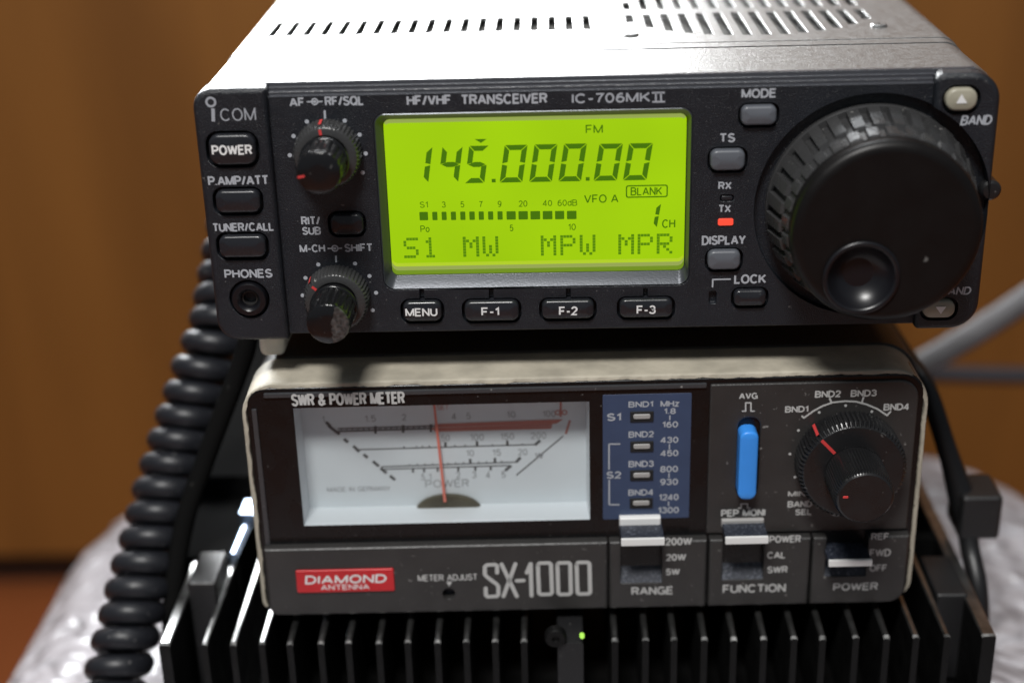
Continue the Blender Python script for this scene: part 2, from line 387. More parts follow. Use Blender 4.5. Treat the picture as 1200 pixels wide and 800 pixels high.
# lettering as pen strokes: glyph -> (advance width, strokes), cap height 1
GL = {
    'A': (0.72, [[(0, 0), (0.35, 1)], [(0.37, 1), (0.72, 0)], [(0.13, 0.33), (0.59, 0.33)]]),
    'B': (0.62, [_arc(0.36, 0.77, 0.22, 0.23, -90, 90) + [(0, 1), (0, 0), (0.38, 0)] + _arc(0.38, 0.27, 0.24, 0.27, -90, 84), [(0, 0.54), (0.42, 0.54)]]),
    'C': (0.70, [_arc(0.36, 0.5, 0.36, 0.5, 42, 318, 18)]),
    'D': (0.66, [[(0, 0), (0, 1), (0.28, 1)] + _arc(0.28, 0.5, 0.38, 0.5, 90, -90, 14) + [(0, 0)]]),
    'E': (0.56, [[(0.56, 0), (0, 0), (0, 1), (0.55, 1)], [(0, 0.53), (0.50, 0.53)]]),
    'F': (0.53, [[(0, 0), (0, 1), (0.53, 1)], [(0, 0.50), (0.46, 0.50)]]),
    'G': (0.72, [_arc(0.37, 0.5, 0.37, 0.5, 45, 318, 18) + [(0.72, 0.12), (0.72, 0.46), (0.42, 0.46)]]),
    'H': (0.64, [[(0, 0), (0, 1)], [(0.64, 0), (0.64, 1)], [(0, 0.53), (0.64, 0.53)]]),
    'I': (0.02, [[(0.01, 0), (0.01, 1)]]),
    'J': (0.46, [[(0.46, 1), (0.46, 0.27)] + _arc(0.23, 0.25, 0.23, 0.25, 0, -180)]),
    'K': (0.64, [[(0, 0), (0, 1)], [(0.62, 1), (0, 0.36)], [(0.22, 0.58), (0.65, 0)]]),
    'L': (0.50, [[(0, 1), (0, 0), (0.50, 0)]]),
    'M': (0.80, [[(0, 0), (0, 1.06)], [(0.0, 1), (0.40, 0.0)], [(0.40, 0.0), (0.80, 1)], [(0.80, 1.06), (0.80, 0)]]),
    'N': (0.64, [[(0, -0.06), (0, 1.06)], [(0, 1), (0.64, 0)], [(0.64, -0.06), (0.64, 1.06)]]),
    'O': (0.74, [_arc(0.37, 0.5, 0.37, 0.5, 90, 450, 24)]),
    'P': (0.60, [[(0, 0), (0, 1), (0.34, 1)] + _arc(0.34, 0.73, 0.26, 0.27, 90, -90) + [(0.1, 0.46)]]),
    'Q': (0.76, [_arc(0.37, 0.5, 0.37, 0.5, 90, 450, 24), [(0.46, 0.24), (0.76, -0.06)]]),
    'R': (0.62, [[(0, 0), (0, 1), (0.36, 1)] + _arc(0.36, 0.755, 0.25, 0.245, 90, -90) + [(0.1, 0.51)], [(0.36, 0.51), (0.60, 0)]]),
    'S': (0.60, [_arc(0.30, 0.755, 0.27, 0.245, 22, 200, 10) + [(0.10, 0.60), (0.30, 0.52), (0.52, 0.42)] + _arc(0.31, 0.265, 0.29, 0.265, 25, -165, 12)]),
    'T': (0.62, [[(0, 1), (0.62, 1)], [(0.31, 1), (0.31, 0)]]),
    'U': (0.62, [[(0, 1), (0, 0.32)] + _arc(0.31, 0.32, 0.31, 0.32, 180, 360) + [(0.62, 1)]]),
    'V': (0.68, [[(0, 1), (0.33, 0)], [(0.35, 0), (0.68, 1)]]),
    'W': (0.98, [[(0, 1), (0.24, 0)], [(0.25, 0), (0.49, 1)], [(0.49, 1), (0.73, 0)], [(0.74, 0), (0.98, 1)]]),
    'X': (0.66, [[(0, 0), (0.66, 1)], [(0, 1), (0.66, 0)]]),
    'Y': (0.66, [[(0, 1), (0.33, 0.44)], [(0.66, 1), (0.33, 0.44)], [(0.33, 0.44), (0.33, 0)]]),
    'Z': (0.60, [[(0, 1), (0.60, 1), (0, 0), (0.60, 0)]]),
    '0': (0.54, [_arc(0.27, 0.5, 0.27, 0.5, 90, 450, 22)]),
    '1': (0.26, [[(0, 0.74), (0.24, 0.98), (0.24, 0)]]),
    '2': (0.54, [_arc(0.27, 0.72, 0.26, 0.28, 170, -30, 12) + [(0.02, 0), (0.55, 0)]]),
    '3': (0.54, [_arc(0.26, 0.745, 0.24, 0.255, 160, -75, 12) + _arc(0.26, 0.265, 0.28, 0.265, 80, -165, 12)]),
    '4': (0.58, [[(0.58, 0.25), (0, 0.25), (0.40, 1)], [(0.42, 1.06), (0.42, -0.06)]]),
    '5': (0.54, [[(0.50, 1), (0.10, 1), (0.03, 0.52)] + _arc(0.27, 0.32, 0.27, 0.32, 130, -155, 14)]),
    '6': (0.54, [[(0.47, 0.93), (0.32, 1.0), (0.12, 0.84), (0.03, 0.52), (0.02, 0.32)], _arc(0.28, 0.31, 0.26, 0.31, 180, 540, 18)]),
    '7': (0.52, [[(0, 1), (0.52, 1), (0.28, 0.5), (0.18, 0)]]),
    '8': (0.54, [_arc(0.27, 0.755, 0.23, 0.245, -90, 270, 16), _arc(0.27, 0.26, 0.27, 0.26, 90, 450, 16)]),
    '9': (0.54, [_arc(0.26, 0.69, 0.26, 0.31, 0, 360, 18), [(0.52, 0.66), (0.51, 0.48), (0.42, 0.14), (0.22, 0), (0.06, 0.06)]]),
    '/': (0.34, [[(0, -0.02), (0.34, 1.02)]]), '-': (0.32, [[(0, 0.40), (0.32, 0.40)]]), '.': (0.03, [[(0.0, 0.0), (0.0, 0.11)]]),
    '&': (0.68, [[(0.68, 0), (0.14, 0.68)], _arc(0.30, 0.80, 0.18, 0.20, 215, -30, 10) + [(0.12, 0.45)], _arc(0.26, 0.24, 0.26, 0.24, 130, 330, 12) + [(0.62, 0.46)]]),
    'd': (0.50, [_arc(0.25, 0.36, 0.25, 0.36, 0, 360, 16), [(0.50, 1), (0.50, 0)]]), 'o': (0.50, [_arc(0.25, 0.36, 0.25, 0.36, 90, 450, 16)]),
    'z': (0.44, [[(0, 0.72), (0.44, 0.72), (0, 0), (0.44, 0)]]), 'i': (0.02, [[(0.01, 0), (0.01, 0.72)], [(0.01, 0.88), (0.01, 1.0)]]),
    'k': (0.46, [[(0, 0), (0, 1)], [(0.44, 0.70), (0, 0.28)], [(0.16, 0.44), (0.46, 0)]]), ' ': (0.28, []),
}

def stroke(bm, pts, w, y, mi=0):
    """one pen stroke with mitred joins"""
    P = [Vector(p) for p in pts]; P = [p for i, p in enumerate(P) if i == 0 or (p - P[i - 1]).length > 1e-5]
    closed = len(P) > 3 and (P[0] - P[-1]).length < 1e-4
    if closed: P = P[:-1]
    n = len(P)
    if n < 2: return
    L_, R_ = [], []
    for i in range(n):
        d0 = (P[i] - P[i - 1]).normalized() if (i > 0 or closed) else (P[1] - P[0]).normalized()
        d1 = (P[(i + 1) % n] - P[i]).normalized() if (i < n - 1 or closed) else d0
        t = d0 + d1
        if t.length < 0.2: t = Vector((-d0.y, d0.x)) * 0.2 + d0 * 0.1
        t.normalize(); nn = Vector((-t.y, t.x))
        k = 1 / max(0.5, nn.dot(Vector((-d0.y, d0.x))))
        L_.append(P[i] + nn * (w / 2 * k)); R_.append(P[i] - nn * (w / 2 * k))
    for i in range(n if closed else n - 1):
        j = (i + 1) % n
        flat(bm, [L_[i], L_[j], R_[j], R_[i]], y, mi)

def text(bm, s, rect, y, bold=0.02, mi=0, space=1.0, slant=0.0):
    """the string s stretched over rect = (x0, x1, z0, z1) on the plane y"""
    x0, x1, z0, z1 = rect
    H = z1 - z0
    wt = H * (0.105 + bold * 2.6)
    gap = 0.24 * space
    tot = sum(GL[c][0] for c in s) + gap * (len(s) - 1)
    sx = (x1 - x0 - wt) / max(tot, 0.05) if len(s) > 1 or tot > 0.1 else H - wt
    sz = H - wt
    u = 0.0
    for c in s:
        w_, st = GL[c]
        for k, p in enumerate(st):
            stroke(bm, [(x0 + wt / 2 + (u + a) * sx + slant * b * sz, z0 + wt / 2 + b * sz) for a, b in p], wt, y - 0.004 * k, mi)
        u += w_ + gap

def tube(bm, pts, r, n=10, sub=8, radii=None):
    P = [Vector(p) for p in pts]
    if sub > 1 and len(P) > 2:
        Q = []
        for i in range(len(P) - 1):
            p0, p1, p2, p3 = P[max(i - 1, 0)], P[i], P[i + 1], P[min(i + 2, len(P) - 1)]
            for k in range(sub):
                t = k / sub
                Q.append(0.5 * ((2 * p1) + (p2 - p0) * t + (2 * p0 - 5 * p1 + 4 * p2 - p3) * t * t + (3 * p1 - p0 - 3 * p2 + p3) * t ** 3))
        Q.append(P[-1]); P = Q
    T = [(P[min(i + 1, len(P) - 1)] - P[max(i - 1, 0)]).normalized() for i in range(len(P))]
    up = Vector((0, 0, 1)) if abs(T[0].z) < 0.9 else Vector((1, 0, 0))
    u = T[0].cross(up).normalized(); rings = []
    for i, (p, t) in enumerate(zip(P, T)):
        u = (u - t * u.dot(t)).normalized(); w = t.cross(u)
        q = r if radii is None else radii(i / (len(P) - 1))
        rings.append([tuple(p + (u * math.cos(2 * math.pi * k / n) + w * math.sin(2 * math.pi * k / n)) * q) for k in range(n)])
    loft(bm, rings)

def cut(o, cutters, bevel=0.0, ang=40, seg=2):
    """subtract one mesh of non-touching cutters, then soften the edges"""
    o.modifiers.clear()
    if cutters is not None:
        bmesh.ops.recalc_face_normals(cutters, faces=cutters.faces)
        me = bpy.data.meshes.new('scratch'); cutters.to_mesh(me); cutters.free()
        me.transform(Matrix.Scale(MM, 4))
        co = bpy.data.objects.new('scratch', me); COL.objects.link(co)
        md = o.modifiers.new('cut', 'BOOLEAN'); md.object = co; md.operation = 'DIFFERENCE'; md.solver = 'EXACT'; md.use_self = True
    if bevel:
        mb = o.modifiers.new('soft', 'BEVEL'); mb.width = bevel * MM; mb.segments = seg; mb.limit_method = 'ANGLE'
        mb.angle_limit = math.radians(ang); mb.use_clamp_overlap = True; mb.miter_outer = 'MITER_ARC'
    par = o.parent; o.parent = None
    o.matrix_basis = Matrix.Identity(4)
    bpy.context.view_layer.update()
    dg = bpy.context.evaluated_depsgraph_get()
    ev = bpy.data.meshes.new_from_object(o.evaluated_get(dg))
    o.modifiers.clear(); prev = o.data; o.data = ev; ev.name = o.name
    bpy.data.meshes.remove(prev)
    o.parent = par
    ev.shade_smooth(); ev.set_sharp_from_angle(angle=math.radians(50)); weight(o)
    if cutters is not None:
        bpy.data.objects.remove(co); bpy.data.meshes.remove(me)

# a spot measured on a panel of the photograph, in mm on that panel's own plane
def ray(px, py): return CR @ Vector(((px - 600) / FPX, -(py - 400) / FPX, -1.0))
def R(px, py, y=0.0):
    d = ray(px, py); q = CAMP + d * ((y - CAMP.y) / d.y)
    return (q.x, q.z)
METER_AT, METER_RZ = Vector((-2.43, -1.58, -10.26)), 0.01853
METER_H = 60.3
def Q(px, py, y=0.0):
    c, s = math.cos(METER_RZ), math.sin(METER_RZ)
    n = Vector((-s, c, 0)); d = ray(px, py)
    q = CAMP + d * (((METER_AT - CAMP).dot(n) + y) / d.dot(n)) - METER_AT
    return (q.x * c + q.y * s, q.z + METER_H)
def span(f, xl, xr, yt, yb, y=0.0):
    xm, ym = (xl + xr) / 2, (yt + yb) / 2
    return (f(xl, ym, y)[0], f(xr, ym, y)[0], f(xm, yb, y)[1], f(xm, yt, y)[1])
def Rs(xl, xr, yt, yb, y=0.0): return span(R, xl, xr, yt, yb, y)
def Qs(xl, xr, yt, yb, y=0.0): return span(Q, xl, xr, yt, yb, y)
def grow(r, g): return (r[0] - g, r[1] + g, r[2] - g, r[3] + g)

# ------------------------------------------------------------------ setting
bm = bmesh.new(); box(bm, -1500, 1500, -1500, 1500, -8, 0)
o = link('floor', bm, 'floor', smooth=False); o['kind'] = 'structure'
bm = bmesh.new()
bbox(bm, -1500, 1500, 360, 380, -275, 420, 1.0)
o = link('wall', bm, 'wood', smooth=False); o['kind'] = 'structure'; o.location.z = Z0 * MM
bm = bmesh.new(); box(bm, -1500, 1500, 376, 390, -300, -275.5)
o = link('skirting', bm, 'plinth', smooth=False); o['kind'] = 'structure'; o.location.z = Z0 * MM

# bundle in bubble wrap that carries everything
bm = bmesh.new()
NX, NZ = 96, 40
def bundle_pt(u, v):
    a = 2 * math.pi * u
    e = 0.42
    c, s = math.cos(a), math.sin(a)
    cx = math.copysign(abs(c) ** e, c); sy = math.copysign(abs(s) ** e, s)
    t = -math.pi / 2 + math.pi * v
    ct, st = math.cos(t), math.sin(t)
    rr = abs(ct) ** 0.22; zz = math.copysign(abs(st) ** 0.45, st)
    return Vector((-3 + 175 * cx * rr, 30 + 168 * sy * rr, -205 + 93 * zz))
rings = []
from mathutils import noise as mnoise
for j in range(1, NZ):
    ring = []
    for i in range(NX):
        p = bundle_pt(i / NX, j / NZ)
        d = (p - Vector((-6, 12, -209))).normalized()
        flat_top = 1.0 if (p.z < -118 or abs(p.x + 5) > 106 or p.y > 232) else 0.15
        k = mnoise.noise(p * 0.03) * 5.0 + mnoise.noise(p * 0.09 + Vector((9, 2, 4))) * 2.4 + mnoise.noise(p * 0.22) * 1.0
        ring.append(tuple(p + d * k * flat_top))
    rings.append(ring)
loft(bm, rings)
o = link('wrapped_bundle', bm, 'wrap', angle=80)
tag(o, 'pale grey bundle in bubble wrap under the black power supply', 'package')

# ------------------------------------------------------------------ power supply with its finned heat sink
PZ = -118.0
ps = thing('power_supply', 'black finned power supply under both radio boxes, green light lit', 'power supply', (-4.8, 0, PZ))
FT = -73.0 - PZ           # fin tops
bm = bmesh.new(); bbox(bm, -94, 94, -9, 232, 0, 14, 1.0)
link('body', bm, 'psu', ps)
bm = bmesh.new(); box(bm, -95.5, 95.5, -8, 230, 14.2, 20)
sink = link('heat_sink', bm, 'fin', ps, smooth=False)
def fin_mesh(x0, x1):
    bm = bmesh.new()
    z0, z1, b = 13.0, FT, 0.35
    prof = [(x0, z0), (x1, z0), (x1, z1 - b), (x1 - b, z1), (x0 + b, z1), (x0, z1 - b)]
    drop = random.uniform(0.12, 0.55)
    loft(bm, [[(x, -12.4, z - drop * (z > 20)) for x, z in prof], [(x, -11.5, z) for x, z in prof], [(x, 230, z) for x, z in prof]])
    for f in bm.faces:
        c = f.calc_center_median()
        if c.z > z1 - 0.7 and c.y > 50: f.material_index = 1
        elif c.z > z1 - 0.7: f.material_index = 2
    return bm
fin_px = [190, 237, 271, 305, 338, 374.5, 407, 443, 477, 512, 546, 580, 614, 721, 757, 790.5, 826, 860.6, 896, 931.5, 965, 1004, 1040, 1074.5, 1111, 1160]
def at_z(px, py, Z):
    d = ray(px, py); q = CAMP + d * ((Z - CAMP.z) / d.z); return q
for px in fin_px:
    py = 760 - (px - 190) * 15 / 978
    x = at_z(px, py, -73).x + 4.8
    w = 1.3 if px in (190,) else (1.6 if px == 1160 else 0.75)
    fo = link('fin', fin_mesh(x - w, x + w), ['fin', 'fin_edge', 'bare_metal'], sink, smooth=False)
bm = bmesh.new(); bbox(bm, -107, -86.6, 25, 57, 2, FT + 0.9, 0.6); bbox(bm, -108, -84.0, 57.5, 170, 2, FT + 7, 1.2)
link('side_bracket', bm, 'matte_black', ps)
bm = bmesh.new()
loft(bm, [[(x, y, z) for x, y in ((a, 171), (b, 171), (b, 180), (a, 180))] for a, b, z in ((-134, -86, 0), (-120, -86, 46), (-112, -86, 52))])
link('rear_bracket', bm, 'matte_black', ps)
bm = bmesh.new(); bbox(bm, 84.5, 97.0, 33, 37, 22, FT - 1.2, 0.5)
link('side_bracket', bm, 'matte_black', ps)
bm = bmesh.new()
xa, xb = at_z(653, 752, -73).x + 4.8, at_z(684, 752, -73).x + 4.8
bbox(bm, xa, xb, -13.0, 60, 12, FT - 0.4, 0.4)
link('centre_plate', bm, 'psu', ps)
bm = bmesh.new()
q = R(682, 744, -13.4)
lathe(bm, [(0.55, -13.0), (0.55, -13.9), (0.4, -14.2), (0.2, -14.3)], q[0] + 4.8, q[1] - PZ, 20)
link('indicator_light', bm, 'green_light', ps)
bm = bmesh.new()
q = R(651, 747, -13.4)
lathe(bm, [(2.6, -12.0), (2.6, -13.4), (2.2, -14.0), (0.9, -14.0), (0.7, -13.4)], q[0] + 4.8, q[1] - PZ, 24)
link('screw', bm, 'fin', ps)

# ------------------------------------------------------------------ SWR and power meter
mt = thing('power_meter', 'charcoal radio power meter with needle dial and worn beige rim, standing on the black fins', 'power meter',
           (METER_AT.x, METER_AT.y, METER_AT.z - METER_H), METER_RZ)
HW, HH = 77.6, METER_H
bm = bmesh.new()
def ringset(x0, x1, z0, z1, r, y, ins=0.0, n=10, wob=0.0):
    pts = rrect(x0, x1, z0, z1, r, n, ins)
    if wob:
        out = []
        for x, z in pts:
            k = wob * mnoise.noise(Vector((x * 0.35, z * 0.35, 3.1)))
            d = Vector((x - (x0 + x1) / 2, z - (z0 + z1) / 2)).normalized()
            out.append((x + d.x * k, z + d.y * k))
        pts = out
    return [(x, y, z) for x, z in pts]
def dense(pts, k=3):
    out = []
    for a, b in zip(pts, pts[1:] + pts[:1]):
        d = (Vector(b) - Vector(a)).length
        m = max(1, int(d / 1.0))
        for i in range(m): out.append(tuple(Vector(a).lerp(Vector(b), i / m)))
    return out
# collar: outer skin, front lip with a chipped inner edge, inner skin
def collar_ring(ins, y, wob=0.0, yw=0.0):
    base = [Vector(p) for p in dense(ringset(-HW, HW, 0, HH, (3.0, 5.0, 9.0, 8.0), y, 0, 10))]
    c = Vector((0, y, HH / 2)); out = []
    inn = [Vector(p) for p in ringset(-HW, HW, 0, HH, (3.0, 5.0, 9.0, 8.0), y, 0, 10)]
    n = len(base)
    for i, p in enumerate(base):
        t = (base[(i + 1) % n] - base[i - 1]); t.normalize()
        nrm = Vector((t.z, 0, -t.x))            # outward for a counter-clockwise loop
        k = wob * (mnoise.noise(Vector((p.x * 0.23, p.z * 0.23, 1.7))) + 0.6 * mnoise.noise(Vector((p.x * 0.9, p.z * 0.9, 5.0))))
        lift = 0.0
        out.append(tuple(p - nrm * (ins + k) + Vector((0, yw * mnoise.noise(Vector((p.x * 0.4, p.z * 0.4, 8.8))), 0))))
    return out
loft(bm, [collar_ring(0, 14.5), collar_ring(0, 1.0), collar_ring(0.08, 0.45, 0.05), collar_ring(0.3, 0.1, 0.12, 0.1),
          collar_ring(1.05, 0.0, 0.42, 0.1), collar_ring(1.3, 0.5, 0.42), collar_ring(1.35, 14.5)], False, False)
for f in bm.faces:
    if f.calc_center_median().z < 1.7: f.material_index = 1
link('front_collar', bm, ['collar', 'frame'], mt, angle=50)
bm = bmesh.new()
rings = [ringset(-HW + 0.6, HW + 1.1, -0.2, HH + 0.5, (3.5, 6, 10, 9), y, i) for y, i in ((13.6, 2.6), (13.6, 0.4), (14.0, 0), (103, 0))]
loft(bm, rings)
link('case', bm, 'dark_steel', mt)
for sx in (-1, 1):
    for y in (12, 90):
        bm = bmesh.new()
        lf = [(4.5, 0), (5.0, -2.6)]
        loft(bm, [[(sx * 62 + r * math.cos(2 * math.pi * k / 16), y + r * math.sin(2 * math.pi * k / 16), z) for k in range(16)] for r, z in lf])
        link('foot', bm, 'rubber', mt)

# black frame with the dial window cut out
wx0, wz1 = Q(343.5, 479, 0); wx1, wz0 = Q(692, 608, 0)
WTL, WTR, WBL, WBR = Q(343.5, 479.5), Q(690, 468.5), Q(356.5, 617), Q(692, 607.5)
wx0, wx1, wz0, wz1 = (WTL[0] + WBL[0]) / 2, (WTR[0] + WBR[0]) / 2, (WBL[1] + WBR[1]) / 2, (WTL[1] + WTR[1]) / 2
splitx = Q(828, 540)[0]
zs = Q(510, 633)[1]           # top of the lower strips
bm = bmesh.new()
slab(bm, (-HW + 1.2, HW - 1.2, 0.3, HH - 1.0), (2, 4, 5.2, 4.6), 9, -0.1, 0.6)
fr = link('front_frame', bm, 'frame', mt)
c = bmesh.new(); box(c, wx0, wx1, -5, 8.2, wz0, wz1); cut(fr, c)
# raised lip along the top of the frame
bm = bmesh.new()
q0, q1 = Q(300, 463), Q(826, 449)
bbox(bm, -HW + 5.5, splitx - 0.5, -0.7, 1.0, HH - 3.2, HH - 2.1, 0.3)
link('frame_lip', bm, 'fascia_edge', mt)
bm = bmesh.new()
bbox(bm, -HW + 2.4, -HW + 3.6, -0.6, 1.0, zs, HH - 6, 0.3)
link('frame_lip', bm, 'fascia_edge', mt)
# dial window: walls, card, scale, needle, hub, pane
dw = link('dial_window', (lambda b: (loft(b, [[(x, y, z) for x, z in ((wx0 + i, wz0 + i), (wx1 - i, wz0 + i), (wx1 - i, wz1 - i), (wx0 + i, wz1 - i))]
                                              for y, i in ((0.12, 0.02), (8.1, 0.5))], False, False), b)[1])(bmesh.new()), 'dial_wall', mt, smooth=False, recalc=False)
YD = 7.6
bm = bmesh.new(); box(bm, wx0 + 0.1, wx1 - 0.1, YD, YD + 0.5, wz0 + 0.1, wz1 - 0.1)
link('dial_card', bm, 'dial', dw, smooth=False)
D = lambda x, y: Q(x, y, YD)
bm = bmesh.new(); y1 = YD - 0.05
for p, q in (((382, 494), (387, 499)), ((385, 498.5), (398, 508.5)), ((403, 514), (408, 518)), ((414, 522), (421, 529)), ((426, 532), (431, 536)),
             ((437, 540), (444, 546)), ((446, 548), (453, 554)), ((457, 557), (463, 562))):
    line(bm, D(*p), D(*q), 0.75, y1)
line(bm, D(396, 505), D(513, 501.5), 0.45, y1); line(bm, D(396, 502), D(513, 498.7), 0.35, y1)
line(bm, D(419, 526.5), D(628, 520.5), 0.3, y1)
line(bm, D(447, 546.5), D(607, 541), 0.3, y1); line(bm, D(447, 549.5), D(597, 545), 0.3, y1)
def ticks(xs, ya, yb, xa, xb, up, dn, w):
    for x in xs:
        y = ya + (yb - ya) * (x - xa) / (xb - xa)
        line(bm, D(x, y - up), D(x, y + dn), w, y1 - 0.01)
ticks([400 + 6.5 * k for k in range(18)], 505, 501.5, 396, 513, 4, 0, 0.25)
ticks([440, 472.5, 505], 505, 501.5, 396, 513, 5, 4, 0.6)
ticks([473.5, 488, 495, 503, 522, 533, 545, 559, 577, 594, 612], 526, 521, 419, 628, 2.5, 0, 0.25)
ticks([522, 559, 594.5], 526, 521, 419, 628, 6, 0, 0.6)
line(bm, D(627, 521), D(633, 515.5), 0.7, y1 - 0.01)
ticks([480 + 9 * k for k in range(13)], 547, 541, 447, 607, 2.5, 0, 0.25)
ticks([551, 580], 547, 541, 447, 607, 6, 0, 0.6)
line(bm, D(605, 541), D(610, 535.5), 0.7, y1 - 0.01)
ticks([484, 497, 513, 537, 557, 575], 549.5, 545, 447, 597, 0, 5, 0.5)
line(bm, D(592, 551), D(599, 545), 0.7, y1 - 0.01)
for k in (0.0, 0.35): line(bm, D(605 + 0 * k, 556 + 3 * k), D(660, 510 + 3 * k), 0.15, y1)
ink = link('scale_marks', bm, 'dial_ink', dw, smooth=False)
bm = bmesh.new()
def dtext(s, cx, cy, w, h, mi=0, bold=0.0):
    text(bm, s, span(D2, cx - w / 2, cx + w / 2, cy - h / 2, cy + h / 2), y1 - 0.01, bold, mi)
D2 = lambda x, y, yy=0: Q(x, y, YD)
for s, x, y, w in (('1', 379, 491, 3), ('1.5', 434, 490, 13), ('2', 473.5, 488.5, 5), ('4', 532, 487.5, 5), ('5', 549, 487, 5), ('10', 599, 485.5, 10), ('100', 643.5, 484.5, 15),
                   ('50', 522, 512.8, 10), ('100', 559, 512, 16), ('150', 594.5, 511, 16), ('200', 631, 510, 18),
                   ('10', 551, 530.5, 9), ('15', 582, 529.8, 10), ('20', 612.5, 529.3, 11),
                   ('.5', 495, 558.5, 6), ('1', 504, 558, 3), ('2', 537, 556, 5), ('3', 555.7, 556, 5), ('4', 572, 556, 5), ('5', 590, 555.5, 5)):
    dtext(s, x, y, w, 7.5, 0)
dtext('W', 632, 533.5, 10, 7.5, 0, 0.03)
dtext('POWER', 524, 566, 51, 9, 0, 0.0)
dtext('MADE IN GERMANY', 420.5, 572.5, 74, 5.5, 0, 0.0)
link('dial_lettering', bm, 'dial_faint', dw, smooth=False)
bm = bmesh.new()
flat(bm, [D(509, 496.5), D(660, 490.8), D(652, 496), D(509, 500.5)], y1 - 0.02)
flat(bm, [D(509, 502.5), D(648, 499), D(645, 502), D(509, 505.5)], y1 - 0.02)
flat(bm, [D(506, 501), D(648, 496.3), D(646, 498.5), D(506, 503.2)], y1 - 0.021)
text(bm, '∞' if False else 'oo', span(D2, 650, 665, 478, 486), y1 - 0.02, 0.02)
line(bm, D(657, 470), D(657, 488), 0.5, y1 - 0.03)
line(bm, D(668, 492), D(663, 508), 0.5, y1 - 0.03)
text(bm, 'SET', span(D2, 512, 526, 474, 480), y1 - 0.02, 0.0)
link('red_scale', bm, 'dial_red', dw, smooth=False)
bm = bmesh.new()
YN = YD - 1.6
a, b = Q(508.3, 470, YN), Q(521.5, 588, YN)
w = 0.26
for p0, p1 in ((a, b),):
    d = Vector((p1[0] - p0[0], p1[1] - p0[1])); n = Vector((-d.y, d.x)).normalized()
    loft(bm, [[(p[0] + n.x * s * ww, YN + t, p[1] + n.y * s * ww) for s, t in ((-1, 0), (1, 0), (1, 0.25), (-1, 0.25))] for p, ww in ((p0, w), (p1, w * 1.25))])
link('needle', bm, 'needle', dw, smooth=False)
bm = bmesh.new()
hc = Q(526, 600, YD - 1.0); rx = Q(565, 600, YD - 1)[0] - hc[0]; rz = Q(526, 580, YD - 1.0)[1] - hc[1]
for t, s in ((1.0, 0), (0.86, 1)):
    pass
arc = [(hc[0] + rx * math.cos(math.pi * k / 24), max(wz0 + 0.3, hc[1] + rz * math.sin(math.pi * k / 24))) for k in range(25)]
loft(bm, [[(x, YD, z) for x, z in arc], [(x, YD - 1.0, z) for x, z in arc], [(hc[0] + (x - hc[0]) * 0.9, YD - 1.3, hc[1] + (z - hc[1]) * 0.86) for x, z in arc]])
link('hub_cover', bm, 'hub_brown', dw)
bm = bmesh.new(); box(bm, wx0 + 0.05, wx1 - 0.05, 0.25, 0.9, wz0 + 0.05, wz1 - 0.05)
link('pane', bm, 'pane', dw, smooth=False)
# title
bm = bmesh.new()
text(bm, 'SWR & POWER METER', Qs(341, 474.5, 459.8, 474.5, -0.72), -0.78, 0.028)
link('title_lettering', bm, 'legend_dim', mt, smooth=False)

# blue band panel
bp0 = Qs(706.3, 809, 461, 607, 0)
bm = bmesh.new(); slab(bm, bp0, 0.3, 0.2, -0.15, 0.1)
bp = link('band_panel', bm, 'blue_panel', mt)
bm = bmesh.new(); Y = -0.2
for s, b in (('S1', (711, 728, 484, 493)), ('BND1', (736.5, 765.5, 470, 477)), ('MHz', (774, 796, 469, 476.5)), ('1.8', (778, 792, 478, 485)), ('160', (776, 794.6, 493.5, 500.8)),
             ('BND2', (736.6, 766.3, 505, 512.3)), ('430', (774, 795, 511.5, 518.8)), ('450', (774, 795, 527, 534.4)), ('BND3', (736.6, 766.3, 539.5, 547)), ('800', (773.6, 794.6, 545.5, 553)),
             ('930', (773.6, 794.6, 560.5, 568)), ('BND4', (736.2, 766, 573, 580.2)), ('1240', (772, 795.3, 578.5, 586)), ('1300', (771, 795.6, 593.6, 601)), ('S2', (710.5, 728, 552, 560.5))):
    text(bm, s, Qs(*b, Y), Y, 0.035)
for x, ya, yb in ((785, 486.5, 492), (784.5, 520, 526), (784, 554, 559.5), (783.4, 587, 592.5)):
    line(bm, Q(x, ya, Y), Q(x, yb, Y), 0.3, Y)
line(bm, Q(713.5, 520, Y), Q(727, 520, Y), 0.35, Y); line(bm, Q(713.7, 520, Y), Q(713.7, 550, Y), 0.35, Y)
line(bm, Q(713.9, 562, Y), Q(713.9, 591, Y), 0.35, Y); line(bm, Q(713.9, 591, Y), Q(726, 591, Y), 0.35, Y)
link('lettering', bm, 'legend', bp, smooth=False)
for b in ((738.4, 766, 482, 494), (738.6, 765.8, 517, 529), (738.4, 765.6, 550.7, 562.6), (738, 765, 583.5, 595)):
    bm = bmesh.new(); slab(bm, Qs(*b, -0.3), 0.2, 0.0, -0.45, 0.15)
    h = link('lamp_holder', bm, 'void', bp)
    bm = bmesh.new(); w, hh = (b[1] - b[0]) * 0.14, (b[3] - b[2]) * 0.27
    slab(bm, Qs(b[0] + w, b[1] - w, b[2] + hh, b[3] - hh, -0.6), 0.4, -0.3, -0.75, 0.2)
    link('lamp_lens', bm, 'grey_lens', bp)

